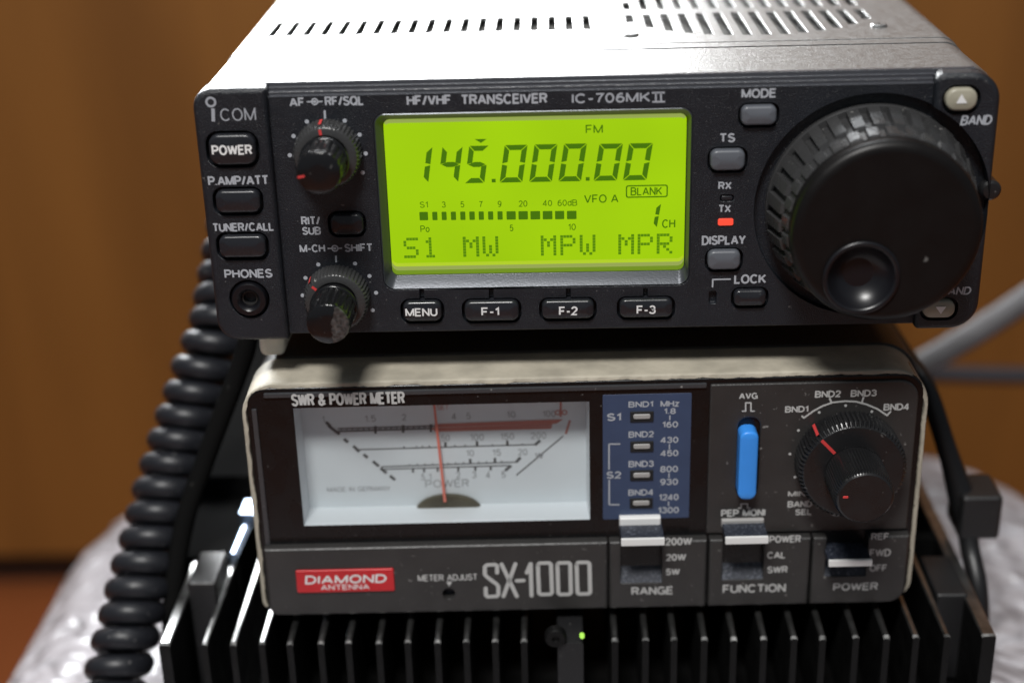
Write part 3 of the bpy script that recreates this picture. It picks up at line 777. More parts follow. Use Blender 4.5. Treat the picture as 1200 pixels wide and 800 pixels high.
# upper right fascia with mode button and band knob
bm = bmesh.new()
fx1 = HW - 2.6
slab(bm, (splitx + 0.3, fx1, zs + 0.6, HH - 2.4), (0.5, 0.5, 4.5, 0.5), 2, -0.8, 0.45)
fa = link('fascia', bm, 'fascia', mt)
c = bmesh.new()
sb = Qs(863.5, 889.5, 489, 582, -0.8)
slab(c, sb, 2.2, 1.5, -3, 0.01)
cut(fa, c, 0.2)
bm = bmesh.new(); slab(bm, Qs(865.5, 887.5, 505, 584, -3.5), 1.7, 1.6, -4.2, 0.6, dome=0.15)
link('mode_button', bm, 'sky_blue', mt)
YF = -0.85
bm = bmesh.new()
def ft(s, *b, bold=0.038): text(bm, s, Qs(*b, YF), YF, bold)
ft('AVG', 866, 888, 460, 467.5); ft('PEP MONI', 845, 897, 596.3, 604.8)
ft('BND1', 920, 947.5, 475.5, 483); ft('BND2', 955, 985.5, 457.5, 465.5); ft('BND3', 997, 1027.5, 456.5, 464.5); ft('BND4', 1035.5, 1065.8, 472.5, 480.6)
ft('MIN', 923.5, 944, 575, 581.5); ft('BAND', 923, 952, 586.5, 594); ft('SEL', 931.8, 951.5, 596, 603)
for pts in ([(870, 481.5), (873.8, 481.5), (873.8, 471.8), (880, 471.8), (880, 481.5), (883.8, 481.5)], [(865.5, 595), (868.5, 595), (868.5, 590), (876, 590), (876, 595), (879, 595)]):
    poly(bm, [Q(*p, YF) for p in pts], 0.32, YF)
KC = Q(992, 534, 0)
for p in ((991, 475), (960, 483), (935.7, 504), (925.7, 531.7), (931.7, 558.7), (1021.7, 482), (1043, 501.5)):
    q = Q(*p, YF); disc(bm, q[0], q[1], 0.32, YF)
arc = [Q(*p, YF) for p in ((942, 489.5), (953, 481.5), (964, 475.5), (976, 471.3), (990, 469.8), (1003, 470.3), (1015, 473.5), (1028, 478.8), (1039.5, 486.5))]
poly(bm, arc, 0.42, YF)
for p, q in (((942, 489.5), (939.5, 487)), ((974.5, 471.5), (972, 466)), ((1010, 471.3), (1012, 465)), ((1039.5, 486.5), (1044, 481.5))):
    line(bm, Q(*p, YF), Q(*q, YF), 0.42, YF - 0.01)
line(bm, Q(957, 593.5, YF), Q(969, 595, YF), 0.42, YF)
qq = Q(981, 596, YF); ringflat(bm, qq[0], qq[1], 1.5, 1.9, YF, 180, 350)
link('fascia_lettering', bm, 'legend_dim', fa, smooth=False)
kx, kz = KC
def flute(period, depth, lo, hi):
    def f(i, k, n, r):
        if not lo <= i <= hi: return 0
        return depth * (1 if (k % period) * 2 < period else 0) - depth / 2
    return f
bm = bmesh.new()
lathe(bm, [(11.7, -0.9), (11.9, -1.2), (11.9, -6.6), (11.2, -7.6), (10.9, -7.8), (6.4, -7.8), (6.2, -7.0)], kx, kz, 288, flute(4, 0.5, 1, 2))
ko = link('band_knob', bm, 'knob', mt)
bm = bmesh.new()
lathe(bm, [(6.3, -6.0), (6.3, -8.4), (6.55, -8.8), (6.45, -18.6), (6.1, -19.5), (5.7, -19.8), (2.0, -19.75)], kx, kz, 240, flute(4, 0.32, 2, 3))
ki = link('level_knob', bm, 'knob', mt)
bm = bmesh.new()
p0, p1 = Q(952, 505, -7.9), Q(975, 534, -7.9)
u = Vector((p0[0] - kx, p0[1] - kz)).normalized()
line(bm, (kx + u.x * 6.6, kz + u.y * 6.6), (kx + u.x * 11.2, kz + u.y * 11.2), 0.75, -7.86)
tv = Vector((-u.y, u.x))
v4 = [bm.verts.new((kx + u.x * r + tv.x * s, y, kz + u.y * r + tv.y * s)) for r, y, s in ((12.22, -6.7, -0.35), (12.22, -6.7, 0.35), (12.22, -1.4, 0.35), (12.22, -1.4, -0.35))]
bm.faces.new(v4)
link('pointer_line', bm, 'red_print', ko, smooth=False)
bm = bmesh.new(); qd = Q(991, 582.5, -19.9); slab(bm, (qd[0] - 0.6, qd[0] + 0.6, qd[1] - 0.28, qd[1] + 0.28), 0.25, -19.7, -19.9, 0.05)
link('pointer_dot', bm, 'red_print', ki)

# lower strips: badge strip and three switch bays
YS = -2.6
strips = ((313.5, 711, 633.5, 716, 627), (713.5, 826.5, 628, 711, 624), (829.5, 946.5, 624, 708, 620), (949.5, 1066, 620, 700, 616))
xs = [(-HW + 2.2, Q(711.5, 670)[0]), (Q(713.2, 665)[0], Q(826.5, 665)[0]), (Q(829, 660)[0], Q(946.5, 660)[0]), (Q(949, 655)[0], HW - 2.2)]
bays = []
for k, (xa, xb) in enumerate(xs):
    bm = bmesh.new()
    slab(bm, (xa, xb, 0.5, zs), (2.0 if k == 0 else 0.3, 4.0 if k == 3 else 0.3, 0.3, 0.3), 4, YS, 0.75, 4)
    bays.append(link('lower_strip' if k == 0 else 'switch_bay', bm, 'fascia', mt))
slots = ((727, 776, 621, 683), (846.6, 895.4, 618, 679), (968, 1017, 614, 675))
levers = ((728, 778.5, 630, 637.5), (850, 900, 628, 635.5), (971, 1021.5, 655, 661.8))
for k, (b, lv) in enumerate(zip(slots, levers)):
    r = Qs(*b, YS)
    c = bmesh.new(); slab(c, (r[0], r[1], r[2], r[3] + 4), 0.25, 3.2, -8, 0.01); cut(bays[k + 1], c, 0.15)
    bm = bmesh.new()          # dusty slope at the foot of the slot and the dark back
    hgt = (r[3] - r[2])
    loft(bm, [[(x, y, z) for y, z in ((3.0, r[2]), (YS + 0.3, r[2]), (3.0, r[2] + hgt * 0.55))] for x in (r[0] + 0.02, r[1] - 0.02)])
    link('slot_ramp', bm, 'slot_dust', bays[k + 1], smooth=False)
    L_ = Qs(*lv, -7.5)
    bm = bmesh.new(); bbox(bm, L_[0], L_[1], -7.6, 2.8, L_[2], L_[3], 0.25)
    lo = link('slide_lever', bm, 'slot_dust', bays[k + 1])
    bm = bmesh.new(); bbox(bm, L_[0] - 0.05, L_[1] + 0.05, -8.1, -7.3, L_[2] - 0.05, L_[3] + 0.05, 0.2)
    link('lever_edge', bm, 'white_plastic', bays[k + 1])
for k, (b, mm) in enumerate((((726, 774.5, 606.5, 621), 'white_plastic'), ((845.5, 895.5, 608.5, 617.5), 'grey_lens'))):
    bm = bmesh.new(); r = Qs(*b, -1.6); slab(bm, r, 0.3, 0.2, -1.7, 0.4)  # pale raised plate just above two of the switch slots
    link('pale_plate', bm, mm, bays[k + 1])
for k, items in ((1, (('200W', 779.5, 811, 629.5, 638.5), ('20W', 780.3, 804, 648.5, 656.6), ('5W', 780.3, 796.6, 665.7, 673.4), ('RANGE', 740, 789, 687, 696.4))),
                 (2, (('POWER', 901.5, 938.6, 627, 635.5), ('CAL', 899, 920.8, 646, 654), ('SWR', 899, 923, 663, 671), ('FUNCTION', 847, 920.8, 684, 693.8))),
                 (3, (('REF', 1021, 1041.8, 624.3, 632.2), ('FWD', 1019, 1044, 642.8, 651.5), ('OFF', 1019, 1039.6, 661, 669), ('POWER', 976.5, 1028.8, 682.3, 691.3)))):
    bm = bmesh.new()
    for s, *b in items: text(bm, s, Qs(*b, YS - 0.05), YS - 0.05, 0.03)
    link('lettering', bm, 'legend_dim', bays[k], smooth=False)
# badge, model name, adjustment hole
bm = bmesh.new()
rb = Qs(347.3, 462, 667, 693, YS - 0.3); slab(bm, rb, 0.4, YS + 0.3, YS - 0.5, 0.25)
bd = link('badge', bm, 'badge', mt)
bm = bmesh.new(); text(bm, 'DIAMOND', Qs(357, 452.5, 673, 683.2, YS - 0.5), YS - 0.55, 0.035, slant=0.12); text(bm, 'ANTENNA', Qs(376, 433, 684.2, 690.4, YS - 0.5), YS - 0.55, 0.02)
link('badge_lettering', bm, 'white_print', bd, smooth=False)
bm = bmesh.new(); YL = YS - 0.06
text(bm, 'METER ADJUST', Qs(489.5, 559.7, 672.5, 680, YL), YL, 0.02)
flat(bm, [Q(523, 681, YL), Q(530, 680.8, YL), Q(526.5, 686.8, YL)], YL - 0.01)
link('lettering', bm, 'legend_dim', bays[0], smooth=False)
bm = bmesh.new()
s8 = 150 / 1200
X = lambda u, v: Q(560 + u * s8, 650 + v * s8, YL)
W_ = 0.95
for pts in ([(180, 165), (180, 100), (160, 88), (85, 92), (65, 110), (65, 180), (80, 200), (180, 275), (192, 295), (192, 370), (178, 385), (92, 390), (75, 375), (73, 310)],
            [(222, 85), (365, 385)], [(352, 82), (240, 385)], [(365, 240), (430, 237)], [(458, 165), (495, 80), (503, 380)],
            [(562, 90), (578, 75), (668, 73), (685, 88), (695, 350), (680, 366), (590, 368), (573, 355), (562, 90)],
            [(745, 88), (760, 73), (850, 71), (866, 85), (872, 350), (857, 366), (770, 368), (754, 354), (745, 88)],
            [(925, 84), (940, 69), (1030, 67), (1046, 82), (1053, 346), (1038, 362), (950, 364), (934, 350), (925, 84)]):
    poly(bm, [X(*p) for p in pts], W_, YL)
link('model_lettering', bm, 'legend_dim', mt, smooth=False)
bm = bmesh.new(); qh = Q(526, 695.5, YS)
c = bmesh.new(); lathe(c, [(1.5, YS + 4.5), (1.5, YS - 1)], qh[0], qh[1], 24); cut(bays[0], c, 0.15)
lathe(bm, [(1.4, YS + 3.2), (1.4, YS + 2.2)], qh[0], qh[1], 24)
link('adjustment_screw', bm, 'slot_dust', mt)

# ------------------------------------------------------------------ transceiver
tr = thing('radio_transceiver', 'black amateur radio with glowing yellow-green screen and big tuning knob, on top of the pile', 'radio')
YW = -2.0                       # the raised end panels
WL, WR, WB, WT = R(230, 230, YW)[0], R(1171, 230, YW)[0], -0.1, 56.7
WL, WR = -83.6, 83.6
# sheet metal case
bm = bmesh.new()
prof = rrect(-82.4, 82.4, 1.0, 44.0, (3, 3, 0.5, 0.5), 8)
loft(bm, [[(x, y, z) for x, z in prof] for y in (24, 200)])
link('case', bm, 'dark_steel', tr)
bm = bmesh.new()
prof = rrect(-83.2, 83.2, 2.0, 57.15, (2, 2, 4.5, 4.5), 8)
loft(bm, [[(x, y, z) for x, z in prof] for y in (31.15, 199.5)])
cover = link('top_cover', bm, 'silver', tr)
c = bmesh.new()
for k in range(19):
    x = -75.2 + 75.2 * k / 18
    slab_pts = rrect(x - 0.9, x + 0.9, 47.5, 65.0, 0.5, 3)
    loft(c, [[(u, v, 55.0) for u, v in slab_pts], [(u, v, 60) for u, v in slab_pts]])
for k in range(14):
    x = 10.6 + 56.0 * k / 13
    hw = math.sqrt(max(0, 31.5 ** 2 - (x - 39) ** 2))
    y0, y1_ = 67.5 - hw * 0.96 + 0, 67.5 + hw
    for a, b in ((max(37.6, y0), 64.5), (70.0, y1_)):
        if b - a < 3: continue
        slab_pts = rrect(x - 1.05, x + 1.05, a, b, 0.5, 3)
        loft(c, [[(u, v, 55.0) for u, v in slab_pts], [(u, v, 60) for u, v in slab_pts]])
box(c, -79.5, 79.5, 36, 126, 44.5, 56.2)
cut(cover, c, 0.12)
bm = bmesh.new()
box(bm, -78, 78, 38, 124, 45.0, 54.6)
link('vent_lining', bm, 'vent_grey', tr, smooth=False)
for px, py in ((739, 41), (1030, 30)):
    q = at_z(px, py, 57.3)
    bm = bmesh.new()
    ks = [(1.9, 57.1), (1.9, 57.45), (1.5, 57.75), (0.5, 57.75), (0.45, 57.3)]
    loft(bm, [[(q.x + r * math.cos(2 * math.pi * k / 24), q.y + r * math.sin(2 * math.pi * k / 24), z) for k in range(24)] for r, z in ks])
    link('screw', bm, 'silver', tr)
bm = bmesh.new()
prof = rrect(-83.0, 83.0, 1.5, 57.0, (3, 3, 4.5, 4.5), 8)
loft(bm, [[(x, y, z) for x, z in prof] for y in (30.9, 26.55)])
link('joint_strip', bm, 'silver', tr)
bm = bmesh.new()
rings = []
for y, i in ((25.9, 0.3), (25.6, 0.0), (4, 0.0), (3.0, 0.2)):
    rings.append([(x, y, z) for x, z in rrect(-83.3, 83.3, 0.4, 56.95, (4.5, 5, 5.5, 4.8), 8, i)])
loft(bm, rings)
link('front_shell', bm, 'silver', tr)
# centre panel
KX, KZ = R(1020, 243, 0)
xl, xr = R(322, 240, 0)[0], R(1160, 200, 0)[0]
bm = bmesh.new(); slab(bm, (-81, 81, 0.6, 54.4), (3, 3, 0.5, 0.5), 5, 0.0, 0.4)
pn = link('front_panel', bm, 'panel', tr)
bz_o = (R(443, 230)[0], R(810, 230)[0], R(628, 337)[1], R(628, 129.5)[1])
LY = 2.4
c = bmesh.new()
slab(c, bz_o, 2.4, 4.2, -3, 0.01)
lathe(c, [(24.7, 2.2), (24.7, -5)], KX, KZ, 96)
cb = {  # centre panel buttons: px box, material, lettering
    'sub': (387.6, 426, 250.5, 275), 'menu': (472.5, 517.5, 353, 376), 'f1': (544.5, 608, 352.5, 375.5), 'f2': (635, 696, 351.5, 373), 'f3': (726, 788, 350, 371.5),
    'mode': (868.5, 910, 124, 146.5), 'ts': (832.5, 873, 175.5, 199.5), 'disp': (829.4, 867.5, 293.5, 315.5), 'lock': (860, 897.5, 339.5, 358)}
for k, b in cb.items():
    r = grow(Rs(*b, 0.0), 0.55); slab(c, r, min(r[3] - r[2], r[1] - r[0]) * 0.36, 2.2, -3, 0.01)
for b in ((844, 859.8, 228.5, 236), (831, 839.5, 341, 356)):
    r = Rs(*b, 0.0); slab(c, r, 0.5, 1.2, -3, 0.01)
for x in (494, 575.6, 666, 756.4):
    q = R(x, 341); box(c, q[0] - 0.45, q[0] + 0.45, -3, 1.2, q[1] - 2.2, q[1] + 0.6)
cut(pn, c, 0.22)
def button(name, b, y0, hgt, m, bev=0.7, dome=0.25, rr=0.33, parent=None):
    r = Rs(*b, y0 - hgt * 0.6)
    bm = bmesh.new(); slab(bm, r, (r[3] - r[2]) * rr, y0 + 2.0, y0 - hgt, min(bev, (r[3] - r[2]) * 0.3), 4, dome=dome)
    return link(name, bm, m, parent or tr)
btn = {}
for k, b in cb.items():
    m = 'grey_button' if k in ('mode', 'ts', 'disp') else 'button'
    btn[k] = button('function_button' if k in ('f1', 'f2', 'f3') else ('menu_button' if k == 'menu' else 'push_button'), b, 0.0, 1.3 if m == 'button' else 1.5, m)
for k, s, b in (('menu', 'MENU', (475, 512.6, 361, 370.6)), ('f1', 'F-1', (564, 585.2, 360, 370)), ('f2', 'F-2', (655, 677, 359, 369.5)), ('f3', 'F-3', (746, 768.5, 357.8, 368))):
    bm = bmesh.new(); text(bm, s, Rs(*b, -1.6), -1.62, 0.03); link('lettering', bm, 'white_print', btn[k], smooth=False)
bm = bmesh.new(); r = Rs(844.5, 859.3, 229.5, 235.5); slab(bm, grow(r, -0.1), 0.4, 1.5, 0.1, 0.2); link('receive_light', bm, 'button', tr)
bm = bmesh.new(); slab(bm, Rs(841.3, 859.3, 255.8, 264), 0.4, 0.6, -0.35, 0.25); link('transmit_light', bm, 'red_light', tr)
# top trim with ridges between the end panels
bm = bmesh.new()
tz = R(640, 108.2, 0)[1]
pr = [(4.0, 0.0), (0.1, 0.0), (-0.1, 0.04), (-0.06, 0.10), (0.75, 0.13), (0.85, 0.16), (0.85, 0.34), (0.95, 0.38), (1.6, 0.41), (1.7, 0.44), (1.7, 0.62), (1.8, 0.66), (2.3, 0.69), (2.4, 0.72), (2.45, 0.93), (2.6, 0.99), (4.0, 1.0)]
pr = [(y, tz + (56.85 - tz) * t) for y, t in pr]
xa, xb = -71.5, 79.0
loft(bm, [[(x, y, z) for y, z in pr] for x in (xa, xa + 0.01, xb)])
link('top_trim', bm, 'trim', tr, angle=40)

# raised end panels
bm = bmesh.new(); xi = R(323.5, 240, YW)[0]
prof = [(WL, WB, 4.6), (xi, WB, 0.4), (xi, WT, 0.4), (WL, WT, 4.2)]
slab(bm, (WL, xi, WB, WT), (4.8, 0.4, 1.0, 4.2), 4.5, YW, 1.2, 4, 8)
lw = link('end_panel', bm, 'panel', tr)
wb = {'power': (245, 300, 157.5, 193), 'amp': (253, 305, 223, 249), 'tuner': (257, 311.5, 276, 301.5)}
c = bmesh.new()
for k, b in wb.items():
    r = grow(Rs(*b, YW), 0.6); slab(c, r, (r[3] - r[2]) * 0.36, 1.5, -6, 0.01)
JX, JZ = R(292.3, 350.5, YW)
lathe(c, [(4.35, 2.5), (4.35, -6)], JX, JZ, 48)
cut(lw, c, 0.3)
for k, b in wb.items(): btn[k] = button('power_button' if k == 'power' else 'push_button', b, YW, 1.3, 'button')
bm = bmesh.new(); text(bm, 'POWER', Rs(248, 295.5, 170, 181.8, YW - 1.6), YW - 1.62, 0.03); link('lettering', bm, 'white_print', btn['power'], smooth=False)
bm = bmesh.new(); lathe(bm, [(3.95, 2.0), (3.95, YW - 0.2), (3.6, YW - 0.7), (2.6, YW - 0.75), (2.1, YW - 0.3), (1.75, YW + 0.4), (1.7, 2.2)], JX, JZ, 48, cap1=True)
jk = link('headphone_jack', bm, 'gloss_black', tr)
bm = bmesh.new(); lathe(bm, [(1.68, YW + 2.6), (1.68, YW + 0.6), (1.45, YW + 0.6), (1.4, YW + 2.6)], JX, JZ, 32, cap0=False, cap1=False); link('jack_contact', bm, 'dark_steel', jk)
# right end panel, cut round the tuning knob
bm = bmesh.new(); xi = R(1097, 100, YW)[0]
slab(bm, (xi, WR, WB, WT), (1.0, 6.0, 6.0, 2.0), 4.5, YW, 1.3, 4, 8)
rw = link('end_panel', bm, 'panel', tr)
bb = {'up': (1108.3, 1145.3, 103.5, 130), 'down': (1082, 1119, 352, 372)}
c = bmesh.new()
lathe(c, [(24.7, 2.0), (24.7, -6)], KX, KZ, 96)
for k, b in bb.items():
    r = grow(Rs(*b, YW), 0.7); slab(c, r, (r[3] - r[2]) * 0.45, 1.5, -6, 0.01)
cut(rw, c, 0.3)
for k, b in bb.items(): btn[k] = button('band_button', b, YW, 1.2, 'beige_button', rr=0.45)
bm = bmesh.new(); Y = YW - 1.5
flat(bm, [R(1120.5, 121.5, Y), R(1133.5, 121.2, Y), R(1127, 110.5, Y)], Y); link('arrow', bm, 'white_print', btn['up'], smooth=False)
bm = bmesh.new(); flat(bm, [R(1096.5, 359.5, Y), R(1109, 359.2, Y), R(1102.5, 368, Y)], Y); link('arrow', bm, 'white_print', btn['down'], smooth=False)
# knurled tension screw on the right side
q = R(1157, 221, 1.0)
bm = bmesh.new()
lathe(bm, [(2.2, 4), (2.2, -0.2), (1.7, -0.8), (0.6, -0.9)], q[0] + 0.4, q[1], 24)
link('tension_slider', bm, 'knob', tr)

# legends
bm = bmesh.new(); Y = -0.05
def rt(s, *b, y=Y, bold=0.035, mi=0, space=1.0): text(bm, s, Rs(*b, y), y, bold, mi, space)
rt('AF', 339, 357, 114.5, 125.3); rt('RF/SQL', 380.5, 426.5, 112.5, 124)
rt('M-CH', 351, 381, 286.4, 295.8); rt('SHIFT', 403.5, 436.8, 285.4, 295.2)
for xa, xb, xc, yy in ((359.5, 378, 368.8, 119.3), (384, 401, 392.5, 291)):
    q = R(xc, yy, Y); w = R(xc + 4.3, yy, Y)[0] - q[0]
    ringflat(bm, q[0], q[1], w - 0.32, w, Y - 0.006)
    disc(bm, q[0], q[1], 0.32, Y - 0.012)
    line(bm, R(xa, yy + 0.2, Y), R(xc, yy, Y), 0.3, Y); line(bm, R(xc + 4, yy, Y), R(xb, yy - 0.2, Y), 0.3, Y)
rt('RIT/', 352.8, 375.3, 253.6, 263.7); rt('SUB', 354, 376, 265.8, 275.2)
rt('HF/VHF', 476.5, 529, 111.5, 123.6); rt('TRANSCEIVER', 540, 641.5, 110, 122.3)
rt('TS', 843, 861.6, 156.3, 167); rt('RX', 841.8, 857.4, 213, 222.2); rt('TX', 841.8, 856.6, 240, 249.2); rt('MODE', 869, 910, 104, 115)
rt('DISPLAY', 822.4, 874, 275.8, 287); rt('LOCK', 860.3, 898, 321.3, 332.4)
poly(bm, [R(835, 336, Y), R(835.3, 327.5, Y), R(855.7, 327, Y)], 0.35, Y)
for p in ((359.6, 142.6), (344, 159.6), (339.6, 182), (404, 141.6), (421.4, 158), (428.6, 180), (425, 202.4), (373, 310), (358, 325.6), (354.6, 346), (416, 308.8), (433, 323.4), (440.7, 343), (436.7, 363.4)):
    q = R(*p, Y); disc(bm, q[0], q[1], 0.46, Y, 16)
line(bm, R(380.4, 129.5, Y), R(381, 140.5, Y), 0.45, Y); line(bm, R(393.7, 299.5, Y), R(394, 307.5, Y), 0.4, Y)
link('lettering', bm, 'legend', pn, smooth=False)
bm = bmesh.new(); rt('IC-706MK', 670, 762, 108.9, 120.8, bold=0.03)
for a, b in (((764, 109), (779, 108.7)), ((764.4, 119.6), (779.3, 119.3)), ((768.5, 109), (768.8, 119.5)), ((774.5, 108.9), (774.8, 119.4))): line(bm, R(*a, Y), R(*b, Y), 0.38, Y - 0.004 * (a[1] > 109))
link('model_lettering', bm, 'logo', pn, smooth=False)
bm = bmesh.new(); Y = YW - 0.05
rt('COM', 258, 299.8, 127, 141.8, y=Y, bold=0.0)
line(bm, R(249.6, 127.3, Y), R(250, 142.6, Y), 0.72, Y)
q = R(247, 119.8, Y); ringflat(bm, q[0], q[1], 0.68, 1.14, Y)
link('maker_lettering', bm, 'logo', lw, smooth=False)
for args in (('P.AMP/ATT', 243.6, 315, 206, 217.3), ('TUNER/CALL', 248.8, 321.2, 261, 271.2), ('PHONES', 262.8, 319.2, 315.3, 325.8)):
    bm = bmesh.new(); rt(*args, y=Y); link('lettering', bm, 'legend', lw, smooth=False)
for args in ((1125.5, 1162, 135, 146.8), (1102, 1137.5, 336, 345.5)):
    bm = bmesh.new(); text(bm, 'BAND', Rs(*args, Y), Y, 0.03, slant=0.15); link('lettering', bm, 'legend', rw, smooth=False)

# screen: sloped bezel, lens, figures
def quad_rect(tl, tr_, br, bl, y):
    a, b, c_, d = R(*tl, y), R(*tr_, y), R(*br, y), R(*bl, y)
    return ((a[0] + d[0]) / 2, (b[0] + c_[0]) / 2, (c_[1] + d[1]) / 2, (a[1] + b[1]) / 2)
lr = quad_rect((449.7, 139.5), (805, 133.5), (801, 317.5), (459, 320.5), LY)
bm = bmesh.new()
b0 = grow(bz_o, -0.05)
n = 8
rings = [[(x, 0.25, z) for x, z in rrect(*b0, 2.3, n)], [(x, 0.05, z) for x, z in rrect(*grow(b0, -0.25), 2.2, n)]]
rings.append([(x, LY - 0.25, z) for x, z in rrect(*grow(lr, 0.25), 1.6, n)])
rings.append([(x, LY + 0.3, z) for x, z in rrect(*grow(lr, 0.02), 1.4, n)])
loft(bm, rings, False, False)
bz = link('screen_bezel', bm, 'bezel', tr, angle=60)
for f in bz.data.polygons: pass
bm = bmesh.new()
YG = 1.2
fl = (lr[0] + 0.35, lr[1] - 0.35, R(628, 305.5, YG)[1], lr[3] - 0.5)
m1, m2 = (lr[0] + 0.2, lr[1] - 0.2, fl[2] - 0.9, lr[3] - 0.3), (lr[0] + 0.1, lr[1] - 0.1, fl[2] - 2.0, lr[3] - 0.15)
def rr_ring(r, q, y): return [(x, y, z) for x, z in rrect(*r, q, 8)]
def mat_ring(a, b, mi):
    n0 = len(bm.faces)
    va = [bm.verts.new(p) for p in a]; vb = [bm.verts.new(p) for p in b]; n = len(va)
    for k in range(n):
        f = bm.faces.new((va[k], va[(k + 1) % n], vb[(k + 1) % n], vb[k]))
        cz = f.calc_center_median().z
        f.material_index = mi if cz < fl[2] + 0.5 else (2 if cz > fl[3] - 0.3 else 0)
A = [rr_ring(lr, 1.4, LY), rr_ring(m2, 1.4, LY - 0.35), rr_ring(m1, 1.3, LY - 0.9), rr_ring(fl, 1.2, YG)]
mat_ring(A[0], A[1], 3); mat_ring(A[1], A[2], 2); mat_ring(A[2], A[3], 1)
bm.faces.new([bm.verts.new(p) for p in A[3]])
sc_ = link('screen', bm, ['lcd', 'lcd_edge', 'lcd_rim', 'lcd_shade'], tr, smooth=False)
bm = bmesh.new(); Y = YG - 0.06
def seg7(x0, x1, z0, z1, segs, sl, t, g=0.12):
    w, h = x1 - x0, z1 - z0; mz = h / 2
    S = {'a': [(g, h), (w - g, h), (w - t - g, h - t), (t + g, h - t)], 'd': [(g, 0), (w - g, 0), (w - t - g, t), (t + g, t)],
         'f': [(0, h - g), (t, h - t - g), (t, mz + t * 0.35), (0, mz + g)], 'b': [(w, h - g), (w - t, h - t - g), (w - t, mz + t * 0.35), (w, mz + g)],
         'e': [(0, g), (t, t + g), (t, mz - t * 0.35), (0, mz - g)], 'c': [(w, g), (w - t, t + g), (w - t, mz - t * 0.35), (w, mz - g)],
         'g': [(g + 0.1, mz), (t * 1.3, mz + t * 0.5), (w - t * 1.3, mz + t * 0.5), (w - g - 0.1, mz), (w - t * 1.3, mz - t * 0.5), (t * 1.3, mz - t * 0.5)]}
    for s in segs: flat(bm, [(x0 + x + sl * z, z0 + z) for x, z in S[s]], Y)
SL = 0.16
def digit(xl, xr, yt, yb, segs, t=1.12):
    a, b, z0, z1 = Rs(xl, xr, yt, yb, Y)
    sh = SL * (z1 - z0)
    seg7(a, b - sh, z0, z1, segs, SL, t)
digit(488.5, 507.8, 172.2, 214.2, 'bc'); digit(512.5, 543, 171.8, 213.8, 'fgbc'); digit(543.5, 574, 171, 214.6, 'afgcd')
for xl in (584.8, 619.6, 654): digit(xl, xl + 34, 170 - (xl - 585) * 0.022, 213.8 - (xl - 585) * 0.018, 'abcdef')
digit(695.4, 730, 168.5, 211.8, 'abcdef'); digit(730, 765, 168, 211.2, 'abcdef')
for x, y in ((578.5, 211.8), (688.7, 209.8)):
    q = R(x, y, Y); flat(bm, [(q[0] - 0.42, q[1] - 0.4), (q[0] + 0.42, q[1] - 0.4), (q[0] + 0.42, q[1] + 0.4), (q[0] - 0.42, q[1] + 0.4)], Y)
flat(bm, [R(556, 163.2, Y), R(570.5, 163, Y), R(563.5, 167.6, Y)], Y)
digit(762, 774.6, 238.5, 266.8, 'bc', 0.85)
link('frequency_digits', bm, 'lcd_ink', sc_, smooth=False)
bm = bmesh.new()
for a, b in ((491.6, 501.6), (506.6, 512.6), (517.6, 523.4), (528.4, 534.4), (539.4, 545.4), (550, 556.4), (561, 567), (572, 578), (583, 589), (593.6, 604.4), (607.6, 618.6), (621.6, 633), (636, 647.4), (650.4, 661.2), (664.4, 675.6)):
    dy = -(a - 491) * 0.0075
    r = Rs(a, b, 248.4 + dy, 258.2 + dy, Y); slab(bm, r, 0.15, Y + 0.02, Y, 0.005, 1, 2)
link('signal_bars', bm, 'lcd_ink', sc_, smooth=False)
bm = bmesh.new()
for s, b in (('FM', (686.3, 706.5, 146.3, 156.6)), ('BLANK', (739, 776, 219.3, 229)), ('VFO', (684.4, 711, 228, 238)), ('A', (716, 724.8, 227.6, 237.6)), ('CH', (775.8, 791.4, 257, 267.2))):
    text(bm, s, Rs(*b, Y), Y, 0.016)
bx = Rs(733.4, 782.6, 216.8, 231.6, Y)
oo, ii = rrect(*bx, 0.5, 4), rrect(*grow(bx, -0.28), 0.3, 4)
for k in range(len(oo)): flat(bm, [oo[k], oo[(k + 1) % len(oo)], ii[(k + 1) % len(oo)], ii[k]], Y)
for s, b in (('S1', (491.8, 501.6, 236.3, 243.6)), ('3', (517.7, 522.3, 236.2, 243.4)), ('5', (539.5, 544, 236, 243.2)), ('7', (561.2, 565.6, 235.8, 243)), ('9', (583.2, 587.8, 235.4, 242.8)), ('20', (607.8, 618, 235, 242.4)),
             ('40', (636, 647, 234.6, 241.6)), ('60dB', (653.2, 676.4, 234, 241.4)), ('Po', (492.6, 503.4, 264.2, 272.2)), ('5', (597.2, 601.6, 263.4, 271)), ('10', (665.8, 674.8, 262.2, 269.8))):
    text(bm, s, Rs(*b, Y), Y, 0.01)
link('screen_lettering', bm, 'lcd_ink', sc_, smooth=False)
bm = bmesh.new()
DM = {'S': ('01111', '10000', '10000', '01110', '00001', '00001', '11110'), '1': ('00100', '01100', '00100', '00100', '00100', '00100', '01110'),
      'M': ('10001', '11011', '10101', '10101', '10001', '10001', '10001'), 'W': ('10001', '10001', '10001', '10101', '10101', '10101', '01010'),
      'P': ('11110', '10001', '10001', '11110', '10000', '10000', '10000'), 'R': ('11110', '10001', '10001', '11110', '10100', '10010', '10001')}
